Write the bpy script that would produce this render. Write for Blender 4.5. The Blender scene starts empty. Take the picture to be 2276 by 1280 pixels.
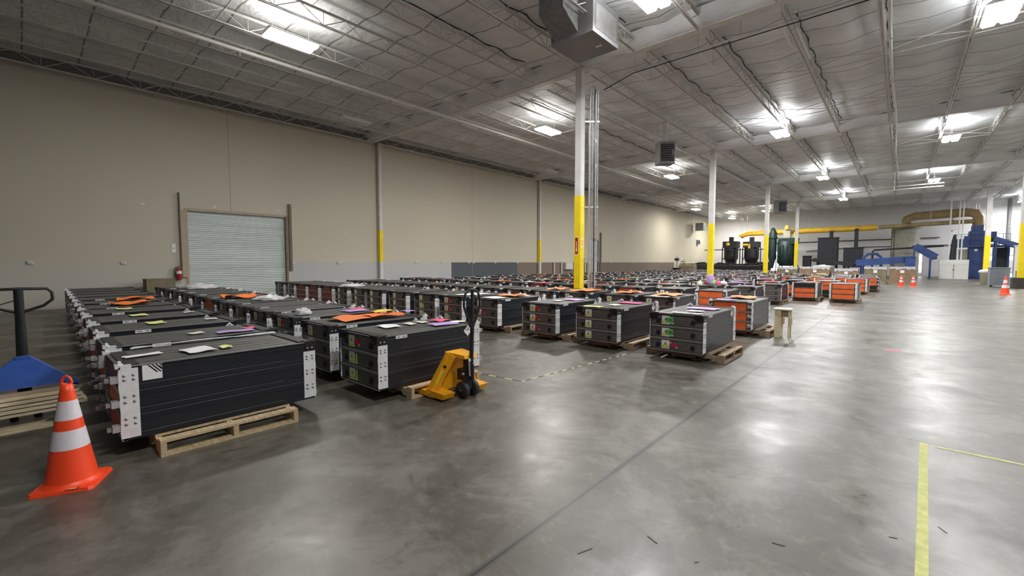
import bpy, bmesh, math, random
from mathutils import Vector, Matrix
rnd = random.Random(7)
scn = bpy.context.scene
COL = scn.collection

# ------------------------------------------------------------------ camera
F_PX, W_PX, H_PX, HORIZON, VP_X, EYE = 970.0, 2276.0, 1280.0, 583.0, 2003.0, 1.52
PITCH = math.atan((H_PX/2-HORIZON)/F_PX)
YAW = math.atan((VP_X-W_PX/2)/math.hypot(F_PX, H_PX/2-HORIZON))
FW = Vector((-math.sin(YAW)*math.cos(PITCH), math.cos(YAW)*math.cos(PITCH), -math.sin(PITCH)))
RT = Vector((math.cos(YAW), math.sin(YAW), 0)); UP = RT.cross(FW)
cam = bpy.data.cameras.new('camera'); camo = bpy.data.objects.new('camera', cam); COL.objects.link(camo)
cam.sensor_fit = 'HORIZONTAL'; cam.sensor_width = 36; cam.lens = F_PX/W_PX*36; cam.clip_end = 300; cam.clip_start = .05
M = Matrix((RT, UP, -FW)).transposed().to_4x4(); M.translation = Vector((0, 0, EYE)); camo.matrix_world = M
scn.camera = camo
def at(px, py, y=None, z=None, x=None):
    d = FW*F_PX + RT*(px-W_PX/2) - UP*(py-H_PX/2); c = Vector((0, 0, EYE))
    t = (y/d.y) if y is not None else ((z-EYE)/d.z if z is not None else x/d.x)
    return c + d*t
# ------------------------------------------------------------------ light and exposure
scn.view_settings.view_transform = 'Standard'; scn.view_settings.look = 'None'
scn.view_settings.gamma = 1; scn.view_settings.use_curve_mapping = False
scn.view_settings.exposure = 0.0
wd = bpy.data.worlds.new('world'); scn.world = wd; wd.use_nodes = True
wd.node_tree.nodes['Background'].inputs[0].default_value = (.75, .8, .9, 1)
wd.node_tree.nodes['Background'].inputs[1].default_value = .3
BAY_W = 520.0        # power of one high bay lamp
LENS_E = 60.0        # glow of its tubes
WALLX, BACKY, RIGHTX, FRONTY, DECK = -20.5, 66.0, 19.0, -13.0, 8.0
# lamps that burn: (x, y)
POWER = {(-16.8, 48.8): .6, (-16.6, 61.5): .9, (1.5, 15.2): .75, (8.5, 9.5): .3, (8.5, 22.5): .35, (8.5, 36): .5, (14.5, 22): .4, (1.5, 28.8): .85, (-12.0, 4.9): .24, (1.5, 1.6): .5, (-4.3, 9.2): .8, (-11.7, 15.5): .72}
LAMPS = [(-12.0, 4.9), (-11.7, 15.5), (-11.7, 29.2), (-11.5, 55.5), (-4.3, 9.2), (-4.25, 22.7), (-4.2, 36.4), (-4.15, 49.8),
         (1.5, 15.2), (1.5, 28.8), (1.5, 42.6), (-16.8, 48.8), (-16.6, 61.5), (1.5, 1.6), (8.5, 9.5), (8.5, 22.5), (8.5, 36), (8.5, 49.5),
         (14.5, 22), (14.5, 43), (8.3, 62.5)]  # those listed last are out of view, added to light foreground and right side

# ------------------------------------------------------------------ materials
MATS = {}
def mat(name, col, rough=.6, metal=0, noise=.0, nscale=8, spec=.5, emit=0, bump=0, bscale=40, coat=0, alpha=1, trans=0, col2=None, stretch=(1, 1, 1)):
    if name in MATS: return MATS[name]
    m = bpy.data.materials.new(name); m.use_nodes = True; nt = m.node_tree; b = nt.nodes['Principled BSDF']
    c = (*col, 1)
    b.inputs['Base Color'].default_value = c; b.inputs['Roughness'].default_value = rough; b.inputs['Metallic'].default_value = metal
    b.inputs['Specular IOR Level'].default_value = spec
    if coat: b.inputs['Coat Weight'].default_value = coat
    if alpha < 1: b.inputs['Alpha'].default_value = alpha
    if trans: b.inputs['Transmission Weight'].default_value = trans
    if emit:
        b.inputs['Emission Color'].default_value = c; b.inputs['Emission Strength'].default_value = emit
    if noise or bump:
        tc = nt.nodes.new('ShaderNodeTexCoord'); mp = nt.nodes.new('ShaderNodeMapping'); mp.inputs['Scale'].default_value = stretch
        nt.links.new(tc.outputs['Object'], mp.inputs[0])
    if noise:
        n = nt.nodes.new('ShaderNodeTexNoise'); n.inputs['Scale'].default_value = nscale; n.inputs['Detail'].default_value = 6; n.inputs['Roughness'].default_value = .62
        nt.links.new(mp.outputs[0], n.inputs['Vector'])
        r = nt.nodes.new('ShaderNodeValToRGB'); r.color_ramp.elements[0].position = .3; r.color_ramp.elements[1].position = .7
        lo = tuple(max(0, v*(1-noise)) for v in col); hi = tuple(min(1, v*(1+noise)) for v in (col2 or col))
        r.color_ramp.elements[0].color = (*lo, 1); r.color_ramp.elements[1].color = (*hi, 1)
        nt.links.new(n.outputs[0], r.inputs[0]); nt.links.new(r.outputs[0], b.inputs['Base Color'])
    if bump:
        n2 = nt.nodes.new('ShaderNodeTexNoise'); n2.inputs['Scale'].default_value = bscale; n2.inputs['Detail'].default_value = 4
        nt.links.new(mp.outputs[0], n2.inputs['Vector'])
        bp = nt.nodes.new('ShaderNodeBump'); bp.inputs['Strength'].default_value = bump; bp.inputs['Distance'].default_value = .02
        nt.links.new(n2.outputs[0], bp.inputs['Height']); nt.links.new(bp.outputs[0], b.inputs['Normal'])
    MATS[name] = m; return m
mat('black_case', (.013, .015, .021), .36, noise=.4, nscale=5, stretch=(1, .15, 3))
mat('rib_line', (.24, .24, .25), .35, metal=.4, noise=.5, nscale=3)
mat('top_case', (.085, .083, .078), .5, noise=.5, nscale=7, stretch=(2.2, .12, 1))
mat('panel_dark', (.105, .098, .094), .45, noise=.25, nscale=4)
mat('panel_orange', (.78, .14, .03), .5, noise=.15, nscale=5)
mat('panel_rust', (.25, .06, .045), .55, noise=.25, nscale=5)
mat('lip', (.42, .41, .41), .35, metal=.6, noise=.3, nscale=9)
mat('seam_black', (.006, .006, .007), .6)
mat('plate_white', (.78, .79, .80), .4, noise=.08, nscale=20)
mat('terminal', (.42, .41, .40), .5, noise=.15)
mat('bolt', (.35, .35, .36), .3, metal=.8)
mat('paper', (.86, .87, .86), .75, noise=.04, nscale=6)
mat('paper_yellow', (.78, .82, .28), .75, noise=.06, nscale=8)
mat('paper_cream', (.80, .80, .62), .75, noise=.06, nscale=8)
mat('sheet_orange', (.95, .20, .03), .5, noise=.12, nscale=4, bump=.4, bscale=12)
mat('sheet_purple', (.50, .34, .70), .6, noise=.06, nscale=8)
mat('sheet_pink', (.85, .10, .22), .6, noise=.1, nscale=8)
mat('sheet_yellow', (.95, .72, .06), .55, noise=.08, nscale=8)
mat('film', (.66, .66, .68), .3, noise=.1, nscale=14, bump=.7, bscale=14, alpha=.93)
mat('sign_yellow', (.85, .86, .05), .5)
mat('sign_black', (.01, .01, .01), .5)
mat('ink_green', (.01, .20, .06), .6); mat('ink_red', (.70, .01, .07), .6)
mat('tag_green', (.25, .60, .25), .6, noise=.15); mat('tag_red', (.22, .035, .045), .6, noise=.2)
mat('tag_lime', (.45, .85, .10), .6)
mat('wood_pale', (.55, .42, .25), .75, noise=.35, nscale=5, bump=.3, stretch=(1, 8, 8))
mat('wood_worn', (.34, .25, .165), .8, noise=.45, nscale=6, bump=.3, stretch=(6, 1, 6))
mat('wood_raw', (.78, .66, .44), .7, noise=.3, nscale=5, stretch=(9, 1.2, 9))
mat('cone_orange', (.98, .07, .015), .4, noise=.06, nscale=5)
mat('cone_white', (.74, .68, .72), .35, noise=.05, nscale=30)
mat('jack_yellow', (.95, .42, .01), .35, noise=.08, nscale=5, coat=.3)
mat('jack_blue', (.03, .09, .36), .4, noise=.2, nscale=6)
mat('jack_black', (.018, .019, .022), .4, noise=.3)
mat('rubber', (.02, .02, .022), .6, noise=.2)
mat('steel', (.55, .55, .55), .35, metal=.7, noise=.15, nscale=6)
mat('galv', (.60, .61, .62), .35, metal=.65, noise=.2, nscale=9)
mat('steel_white', (.66, .65, .63), .55, noise=.1, nscale=3)
mat('joist_paint', (.66, .65, .62), .5, noise=.12, nscale=3)
mat('safety_yellow', (.88, .68, .01), .5, noise=.1, nscale=3)
mat('pipe_white', (.72, .71, .68), .45, noise=.06)
mat('duct_yellow', (.82, .50, .04), .45, noise=.2, nscale=1.5)
mat('duct_dusty', (.36, .27, .12), .55, noise=.35, nscale=1)
mat('tank_grey', (.34, .33, .27), .6, noise=.3, nscale=1)
mat('machine_black', (.012, .013, .016), .6, noise=.5, nscale=2)
mat('machine_green', (.006, .022, .023), .55, noise=.5, nscale=2)
mat('machine_slate', (.016, .018, .026), .65, noise=.3, nscale=2)
mat('machine_blue', (.022, .055, .20), .4, noise=.3, nscale=2)
mat('cabinet_grey', (.60, .60, .57), .5, noise=.06, nscale=2)
mat('heater_grey', (.23, .23, .23), .5, noise=.2); mat('heater_black', (.02, .02, .022), .5)
mat('rtu_grey', (.22, .22, .225), .45, noise=.12, nscale=2)
mat('cardboard', (.28, .18, .115), .85, noise=.15, nscale=3)
mat('carton_olive', (.22, .19, .12), .85, noise=.15, nscale=3)
mat('bin_grey', (.22, .25, .30), .5, noise=.1); mat('bin_tan', (.55, .52, .38), .5)
mat('ext_red', (.35, .015, .02), .3, coat=.4)
mat('concrete_base', (.05, .045, .04), .8, noise=.3)
mat('door_steel', (.70, .76, .75), .4, noise=.14, nscale=1.2, stretch=(1, .2, 8))
mat('door_frame', (.46, .37, .28), .6, noise=.12); mat('track_brown', (.20, .165, .12), .6, noise=.2)
mat('tape_yellow', (.50, .50, .17), .6, noise=.25, nscale=14); mat('tape_hazard', (.58, .55, .2), .6, noise=.2, nscale=14)
mat('scuff', (.03, .028, .024), .6)
mat('lens', (1, .98, .9), .3, emit=LENS_E); mat('lens_off', (.75, .75, .72), .4)
mat('housing', (.85, .85, .83), .4); mat('cable_black', (.012, .012, .013), .5)
mat('day_glow', (.95, .98, 1), .5, emit=3.0)

def lines_in(nt, vec_out, axis, period, offset, width):
    """1 where the world coordinate sits on a repeated line."""
    N = nt.nodes; L = nt.links
    s = N.new('ShaderNodeSeparateXYZ'); L.new(vec_out, s.inputs[0])
    a = N.new('ShaderNodeMath'); a.operation = 'SUBTRACT'; L.new(s.outputs[axis], a.inputs[0]); a.inputs[1].default_value = offset
    p = N.new('ShaderNodeMath'); p.operation = 'PINGPONG'; L.new(a.outputs[0], p.inputs[0]); p.inputs[1].default_value = period/2
    c = N.new('ShaderNodeMath'); c.operation = 'LESS_THAN'; L.new(p.outputs[0], c.inputs[0]); c.inputs[1].default_value = width
    return c.outputs[0]
def floor_material():
    m = bpy.data.materials.new('polished_concrete'); m.use_nodes = True; nt = m.node_tree; N = nt.nodes; L = nt.links; b = N['Principled BSDF']
    g = N.new('ShaderNodeNewGeometry')
    def noise(scale, detail, rough, dist=0):
        n = N.new('ShaderNodeTexNoise'); n.inputs['Scale'].default_value = scale; n.inputs['Detail'].default_value = detail
        n.inputs['Roughness'].default_value = rough; n.inputs['Distortion'].default_value = dist; L.new(g.outputs['Position'], n.inputs['Vector']); return n
    big = noise(.33, 7, .62, .6); med = noise(1.6, 8, .68, .4); fine = noise(22, 5, .7)
    def mix(a, bb, f, blend='MIX'):
        x = N.new('ShaderNodeMix'); x.data_type = 'RGBA'; x.blend_type = blend
        if isinstance(f, float): x.inputs[0].default_value = f
        else: L.new(f, x.inputs[0])
        for v, i in ((a, 6), (bb, 7)):
            if isinstance(v, tuple): x.inputs[i].default_value = (*v, 1)
            else: L.new(v, x.inputs[i])
        return x.outputs[2]
    def ramp(src, p0, p1, c0=(0, 0, 0), c1=(1, 1, 1)):
        r = N.new('ShaderNodeValToRGB'); r.color_ramp.elements[0].position = p0; r.color_ramp.elements[1].position = p1
        r.color_ramp.elements[0].color = (*c0, 1); r.color_ramp.elements[1].color = (*c1, 1); L.new(src, r.inputs[0]); return r.outputs[0]
    base = mix((.058, .051, .037), (.108, .098, .077), ramp(big.outputs[0], .36, .62))
    pat = noise(.95, 8, .68, .9); sm = noise(5.5, 9, .75, .5)
    base = mix(base, (.165, .155, .130), ramp(pat.outputs[0], .50, .60, (0, 0, 0), (.75, .75, .75)))
    base = mix(base, (.062, .050, .042), ramp(pat.outputs[0], .26, .5, (.55, .55, .55), (0, 0, 0)))
    base = mix(base, (.185, .175, .150), ramp(sm.outputs[0], .53, .66, (0, 0, 0), (.55, .55, .55)))
    base = mix(base, (.036, .031, .024), ramp(sm.outputs[0], .34, .47, (.6, .6, .6), (0, 0, 0)))
    base = mix(base, (.050, .045, .037), ramp(med.outputs[0], .50, .80, (0, 0, 0), (.5, .5, .5)))
    base = mix(base, (.18, .17, .15), ramp(fine.outputs[0], .58, .8, (0, 0, 0), (.45, .45, .45)))
    j1 = lines_in(nt, g.outputs['Position'], 0, 13.2, -1.5, .009)
    j1w = lines_in(nt, g.outputs['Position'], 0, 13.2, -1.5, .026)
    j2 = lines_in(nt, g.outputs['Position'], 1, 7.7, 5.02, .007)
    j3 = lines_in(nt, g.outputs['Position'], 0, 3.3, .15, .0035)
    base = mix(base, (.055, .05, .04), j1w)
    for j, c in ((j1, (.006, .006, .005)), (j2, (.008, .008, .007))): base = mix(base, c, j)
    L.new(base, b.inputs['Base Color'])
    rr = N.new('ShaderNodeMapRange'); L.new(med.outputs[0], rr.inputs[0]); rr.inputs[1].default_value = .3; rr.inputs[2].default_value = .75
    rr.inputs[3].default_value = .29; rr.inputs[4].default_value = .55
    ra = N.new('ShaderNodeMath'); ra.operation = 'MULTIPLY_ADD'; L.new(sm.outputs[0], ra.inputs[0]); ra.inputs[1].default_value = .28; L.new(rr.outputs[0], ra.inputs[2])
    rs = N.new('ShaderNodeMath'); rs.operation = 'SUBTRACT'; L.new(ra.outputs[0], rs.inputs[0]); rs.inputs[1].default_value = .13; L.new(rs.outputs[0], b.inputs['Roughness'])
    b.inputs['Specular IOR Level'].default_value = .6
    b.inputs['Coat Weight'].default_value = .16; b.inputs['Coat Roughness'].default_value = .27
    bp = N.new('ShaderNodeBump'); bp.inputs['Strength'].default_value = .16; bp.inputs['Distance'].default_value = .01
    wv = noise(3.2, 4, .6); L.new(wv.outputs[0], bp.inputs['Height']); L.new(bp.outputs[0], b.inputs['Normal'])
    bp2 = N.new('ShaderNodeBump'); bp2.inputs['Strength'].default_value = .06; bp2.inputs['Distance'].default_value = .01
    wv2 = noise(1.1, 2, .5); L.new(wv2.outputs[0], bp2.inputs['Height']); L.new(bp2.outputs[0], b.inputs['Coat Normal'])
    return m
def wall_material(name, main, low, split=1.52, band=()):
    """painted tilt-up panels: upper colour, wainscot runs of their own paint (band = y0, y1, colour)"""
    m = bpy.data.materials.new(name); m.use_nodes = True; nt = m.node_tree; N = nt.nodes; L = nt.links; b = N['Principled BSDF']
    g = N.new('ShaderNodeNewGeometry'); s = N.new('ShaderNodeSeparateXYZ'); L.new(g.outputs['Position'], s.inputs[0])
    def cmp(o, v, op='GREATER_THAN'):
        c = N.new('ShaderNodeMath'); c.operation = op; L.new(s.outputs[o], c.inputs[0]); c.inputs[1].default_value = v; return c.outputs[0]
    def mix(a, bb, f):
        x = N.new('ShaderNodeMix'); x.data_type = 'RGBA'; L.new(f, x.inputs[0])
        for v, i in ((a, 6), (bb, 7)):
            if isinstance(v, tuple): x.inputs[i].default_value = (*v, 1)
            else: L.new(v, x.inputs[i])
        return x.outputs[2]
    lowc = None
    for y0, y1, c in band:
        if lowc is None: lowc = c
        else: lowc = mix(lowc, c, cmp(1, y0))
    n = N.new('ShaderNodeTexNoise'); n.inputs['Scale'].default_value = .5; n.inputs['Detail'].default_value = 5; L.new(g.outputs['Position'], n.inputs[0])
    var = mix(tuple(v*.93 for v in main), tuple(min(1, v*1.04) for v in main), n.outputs[0])
    out = var
    if lowc is not None:
        out = mix(lowc, var, cmp(2, split))
    L.new(out, b.inputs['Base Color']); b.inputs['Roughness'].default_value = .65
    j = lines_in(nt, g.outputs['Position'], 1, 6.72, 12.5, .012)
    fin = mix(out, tuple(v*.55 for v in main), j); L.new(fin, b.inputs['Base Color'])
    return m
def ceiling_material():
    m = bpy.data.materials.new('foil_faced_insulation'); m.use_nodes = True; nt = m.node_tree; N = nt.nodes; L = nt.links; b = N['Principled BSDF']
    g = N.new('ShaderNodeNewGeometry')
    n = N.new('ShaderNodeTexNoise'); n.inputs['Scale'].default_value = .9; n.inputs['Detail'].default_value = 7; L.new(g.outputs['Position'], n.inputs[0])
    r = N.new('ShaderNodeValToRGB'); r.color_ramp.elements[0].position = .3; r.color_ramp.elements[1].position = .7
    r.color_ramp.elements[0].color = (.62, .64, .65, 1); r.color_ramp.elements[1].color = (.82, .84, .85, 1); L.new(n.outputs[0], r.inputs[0])
    j = lines_in(nt, g.outputs['Position'], 1, 1.22, .3, .022)
    x = N.new('ShaderNodeMix'); x.data_type = 'RGBA'; L.new(j, x.inputs[0]); L.new(r.outputs[0], x.inputs[6]); x.inputs[7].default_value = (.27, .265, .25, 1)
    L.new(x.outputs[2], b.inputs['Base Color']); b.inputs['Roughness'].default_value = .5; b.inputs['Metallic'].default_value = 0
    n2 = N.new('ShaderNodeTexNoise'); n2.inputs['Scale'].default_value = 2.2; n2.inputs['Detail'].default_value = 5; n2.inputs['Distortion'].default_value = .8
    mp = N.new('ShaderNodeMapping'); mp.inputs['Scale'].default_value = (1, 2.2, 1); L.new(g.outputs['Position'], mp.inputs[0]); L.new(mp.outputs[0], n2.inputs[0])
    bp = N.new('ShaderNodeBump'); bp.inputs['Strength'].default_value = .8; bp.inputs['Distance'].default_value = .06
    L.new(n2.outputs[0], bp.inputs['Height']); L.new(bp.outputs[0], b.inputs['Normal'])
    return m

# ------------------------------------------------------------------ mesh helpers
class MB:
    def __init__(s): s.v = []; s.f = []; s.m = []; s.sm = []; s.mats = []
    def mi(s, m):
        m = MATS[m] if isinstance(m, str) else m
        if m not in s.mats: s.mats.append(m)
        return s.mats.index(m)
    def add(s, vs, fs, m, smooth=False):
        o = len(s.v); k = s.mi(m); s.v += [tuple(v) for v in vs]
        for f in fs: s.f.append([i+o for i in f]); s.m.append(k); s.sm.append(smooth)
        return s
    def box(s, c, d, m, rz=0, rx=0, ry=0, taper=1.0):
        R = Matrix.Rotation(rz, 3, 'Z') @ Matrix.Rotation(ry, 3, 'Y') @ Matrix.Rotation(rx, 3, 'X')
        vs = []
        for z in (-.5, .5):
            t = taper if z > 0 else 1
            for x, y in ((-.5, -.5), (.5, -.5), (.5, .5), (-.5, .5)):
                vs.append(Vector(c) + R @ Vector((x*d[0]*t, y*d[1]*t, z*d[2])))
        return s.add(vs, [(3, 2, 1, 0), (4, 5, 6, 7), (0, 1, 5, 4), (1, 2, 6, 5), (2, 3, 7, 6), (3, 0, 4, 7)], m)
    def ext(s, lo, hi, m): return s.box([(a+b)/2 for a, b in zip(lo, hi)], [abs(b-a) for a, b in zip(lo, hi)], m)
    def tube(s, pts, r, m, n=8, caps=True, smooth=True):
        pts = [Vector(p) for p in pts]; rs = r if isinstance(r, (list, tuple)) else [r]*len(pts); vs = []; prev = None
        for i, p in enumerate(pts):
            t = (pts[min(i+1, len(pts)-1)] - pts[max(i-1, 0)]).normalized()
            a = prev - t*prev.dot(t) if prev is not None else (Vector((0, 0, 1)).cross(t) if abs(t.z) < .9 else Vector((1, 0, 0)).cross(t))
            a.normalize(); prev = a; b = t.cross(a)
            for k in range(n):
                an = 2*math.pi*k/n; vs.append(p + (a*math.cos(an)+b*math.sin(an))*rs[i])
        fs = []
        for i in range(len(pts)-1):
            for k in range(n): fs.append((i*n+k, i*n+(k+1) % n, (i+1)*n+(k+1) % n, (i+1)*n+k))
        s.add(vs, fs, m, smooth)
        if caps: s.add(vs[:n], [tuple(range(n-1, -1, -1))], m); s.add(vs[-n:], [tuple(range(n))], m)
        return s
    def lathe(s, prof, m, c=(0, 0, 0), n=24, smooth=True, axis='z'):
        vs = []
        for r, z in prof:
            for k in range(n):
                a = 2*math.pi*k/n; x, y = r*math.cos(a), r*math.sin(a)
                p = (x, y, z) if axis == 'z' else ((z, x, y) if axis == 'x' else (x, z, y))
                vs.append((c[0]+p[0], c[1]+p[1], c[2]+p[2]))
        fs = [(i*n+k, i*n+(k+1) % n, (i+1)*n+(k+1) % n, (i+1)*n+k) for i in range(len(prof)-1) for k in range(n)]
        return s.add(vs, fs, m, smooth)
    def prism(s, poly, axis, a, b, m):
        """polygon in the plane across axis, pushed from a to b"""
        def P(u, v, w): return {'x': (w, u, v), 'y': (u, w, v), 'z': (u, v, w)}[axis]
        n = len(poly); vs = [P(u, v, a) for u, v in poly] + [P(u, v, b) for u, v in poly]
        return s.add(vs, [tuple(range(n)), tuple(range(2*n-1, n-1, -1))] + [(i, i+n, (i+1) % n+n, (i+1) % n) for i in range(n)], m)
    def hull(s, lo, hi, m):
        vs = list(lo)+list(hi); n = len(lo)
        return s.add(vs, [tuple(range(n-1, -1, -1)), tuple(range(n, 2*n))] + [(i, (i+1) % n, (i+1) % n+n, i+n) for i in range(n)], m)
    def mesh(s, name):
        me = bpy.data.meshes.new(name); me.from_pydata(s.v, [], s.f)
        for m in s.mats: me.materials.append(m)
        me.polygons.foreach_set('material_index', s.m); me.polygons.foreach_set('use_smooth', s.sm); me.update()
        bm = bmesh.new(); bm.from_mesh(me); bmesh.ops.recalc_face_normals(bm, faces=bm.faces); bm.to_mesh(me); bm.free()
        return me
    def build(s, name, parent=None, loc=(0, 0, 0), rz=0, bevel=0):
        return put(name, s.mesh(name), parent, loc, rz, bevel)
def put(name, me, parent=None, loc=(0, 0, 0), rz=0, bevel=0):
    o = bpy.data.objects.new(name, me); COL.objects.link(o); o.location = loc; o.rotation_euler = (0, 0, rz)
    if parent: o.parent = parent
    if bevel:
        b = o.modifiers.new('bevel', 'BEVEL'); b.width = bevel; b.segments = 2; b.limit_method = 'ANGLE'
    return o
def tag(o, label, cat, group=None):
    o['label'] = label; o['category'] = cat
    if group: o['group'] = group
    return o
def empty(name, loc, label, cat, group=None, rz=0):
    o = bpy.data.objects.new(name, None); COL.objects.link(o); o.location = loc; o.rotation_euler = (0, 0, rz); o.empty_display_size = .1
    return tag(o, label, cat, group)
def struct(o): o['kind'] = 'structure'; return o
KIDS = {}
def copy_tree(o, parent=None):
    c = o.copy(); COL.objects.link(c)
    if parent: c.parent = parent; KIDS.setdefault(parent.name, []).append(c)
    for ch in (KIDS.get(o.name) or []): copy_tree(ch, c)
    return c
def kid(o, parent):
    KIDS.setdefault(parent.name, []).append(o); return o
def text_mesh(txt, size, m, thick=.001, bold=0):
    cu = bpy.data.curves.new('lettering', 'FONT'); cu.body = txt; cu.size = size; cu.extrude = thick; cu.align_x = 'CENTER'; cu.align_y = 'CENTER'; cu.offset = bold
    to = bpy.data.objects.new('lettering', cu); COL.objects.link(to)
    dg = bpy.context.evaluated_depsgraph_get(); me = bpy.data.meshes.new_from_object(to.evaluated_get(dg))
    bpy.data.objects.remove(to); me.materials.clear(); me.materials.append(MATS[m]); return me
def put_text(txt, size, m, parent, loc, normal='-y', name='lettering', bold=.002, tilt=0):
    me = text_mesh(txt, size, m, .0008, bold)
    R = {'-y': Matrix.Rotation(math.pi/2, 4, 'X'), 'x': Matrix.Rotation(math.pi/2, 4, 'Z') @ Matrix.Rotation(math.pi/2, 4, 'X'), 'y': Matrix.Rotation(math.pi, 4, 'Z') @ Matrix.Rotation(math.pi/2, 4, 'X')}[normal]
    me.transform(Matrix.Translation(loc) @ R @ Matrix.Rotation(tilt, 4, 'Z'))
    return put(name, me, parent)

# ------------------------------------------------------------------ shell
fb = MB(); fb.ext((WALLX-.3, FRONTY-.3, -.15), (RIGHTX+.3, BACKY+.3, 0), floor_material()); struct(fb.build('floor'))
wm = wall_material('wall_paint_tan', (.595, .55, .445), None, band=((-99, 8, (.58, .55, .48)), (8.1, 17.46, (.52, .52, .525)), (17.46, 23.6, (.085, .10, .115)), (23.6, 52.5, (.20, .155, .125)), (52.5, 99, (.62, .58, .49))))
wm2 = wall_material('wall_paint_white', (.78, .78, .79), None)
T = DECK+.4
lw = MB()
D1 = (4.31, 7.87, 3.5); D2 = (33.2, 34.75, 3.5)
for lo, hi in (((WALLX-.3, FRONTY, 0), (WALLX, D1[0], T)), ((WALLX-.3, D1[0], D1[2]), (WALLX, D1[1], T)), ((WALLX-.3, D1[1], 0), (WALLX, D2[0], T)),
               ((WALLX-.3, D2[0], D2[2]), (WALLX, D2[1], T)), ((WALLX-.3, D2[1], 0), (WALLX, BACKY, T))): lw.ext(lo, hi, wm)
struct(lw.build('wall_left'))
struct(MB().ext((WALLX-.3, BACKY, 0), (RIGHTX+.3, BACKY+.3, T), wm2).build('wall_back'))
struct(MB().ext((RIGHTX, FRONTY, 0), (RIGHTX+.3, BACKY, T), wm2).build('wall_right'))
struct(MB().ext((WALLX-.3, FRONTY-.3, 0), (RIGHTX+.3, FRONTY, T), 'bin_grey').build('wall_front'))
# ceiling: insulation sagging between the joists
JX = [-7.62+1.755*k for k in range(-7, 16)]
nx, ny = 150, 130; vs = []; fs = []; rr = random.Random(3)
sag = {}
for j in range(ny+1):
    for i in range(nx+1):
        x = WALLX+(RIGHTX-WALLX)*i/nx; y = FRONTY+(BACKY-FRONTY)*j/ny
        u = ((x+7.62)/1.755) % 1.0
        z = DECK - .13*math.sin(math.pi*u)**2*(.35+.65*(math.sin(y*1.7+math.floor((x+7.62)/1.755)*2.1)*.5+.5)) + rr.uniform(-.012, .012)
        vs.append((x, y, z))
for j in range(ny):
    for i in range(nx):
        a = j*(nx+1)+i; fs.append((a, a+1, a+nx+2, a+nx+1))
cb = MB(); cm = ceiling_material(); cb.add(vs, fs, cm, True); cb.ext((WALLX, FRONTY, DECK+.12), (RIGHTX, BACKY, DECK+.3), cm); struct(cb.build('ceiling'))
# doors
def roll_door(name, y0, y1, h, flat=False):
    b = MB(); n = 46
    if not flat:
        vs = []; 
        for i in range(n*4+1):
            z = h*i/(n*4); x = WALLX-.10+.018*math.sin(i*math.pi/2)
            vs += [(x, y0, z), (x, y1, z)]
        b.add(vs, [(2*i, 2*i+1, 2*i+3, 2*i+2) for i in range(n*4)], 'door_steel', False)
    else: b.ext((WALLX-.14, y0, 0), (WALLX-.10, y1, h), 'door_steel')
    d = struct(b.build(name))
    g = MB(); g.ext((WALLX-.06, y0-.09, 0), (WALLX+.03, y0, h+.08), 'door_frame'); g.ext((WALLX-.06, y1, 0), (WALLX+.03, y1+.09, h+.08), 'track_brown' if not flat else 'steel')
    g.ext((WALLX-.06, y0, h), (WALLX+.04, y1, h+.10), 'door_frame' if not flat else 'steel'); g.build('door_frame', d)
    if not flat:
        MB().ext((WALLX-.09, y0, .0), (WALLX-.03, y1, .07), 'galv').build('bottom_bar', d)
    return d
roll_door('door_1', *D1); d2 = roll_door('door_2', *D2, flat=True)
MB().ext((WALLX-.1, 34.1, 0), (WALLX-.02, 34.2, 3.5), 'track_brown').build('door_edge', d2)
tag(MB().ext((WALLX+.004, 4.08, .95), (WALLX+.10, 4.24, 3.5), 'door_frame').ext((WALLX+.004, 4.05, .95), (WALLX+.13, 4.08, 4.15), 'track_brown').build('door_guard'), 'tan steel track guard beside the left edge of the roll-up door', 'track guard')
tag(MB().ext((WALLX+.004, 8.0, 1.15), (WALLX+.08, 8.13, 4.1), 'track_brown').ext((WALLX+.08, 8.03, 1.2), (WALLX+.10, 8.1, 4.05), 'track_brown').build('door_guard'), 'brown steel channel bolted upright to the wall right of the roll-up door', 'track guard')
tag(MB().ext((WALLX+.004, 35.0, .75), (WALLX+.12, 35.15, 4.2), 'track_brown').ext((WALLX+.004, 34.96, .75), (WALLX+.05, 35.19, 4.2), 'track_brown').build('door_guard'), 'dark upright channel beside the tall grey door behind the main yellow column', 'track guard')
for k, (x0, x1, z0, z1) in enumerate(((-13.1, -10.3, 0, 2.9), (.9, 1.7, .4, 3.2), (5.6, 8.6, 1.75, 2.15), (4.6, 8.4, .05, .4))):
    w_ = struct(MB().ext((x0, BACKY-.03, z0), (x1, BACKY-.01, z1), 'day_glow').build('window_%d' % (k+1)))
    MB().ext((x0-.08, BACKY-.06, z0), (x0, BACKY, z1+.08), 'steel').ext((x1, BACKY-.06, z0), (x1+.08, BACKY, z1+.08), 'steel').ext((x0, BACKY-.06, z1), (x1, BACKY, z1+.08), 'steel').build('window_frame', w_)
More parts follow.
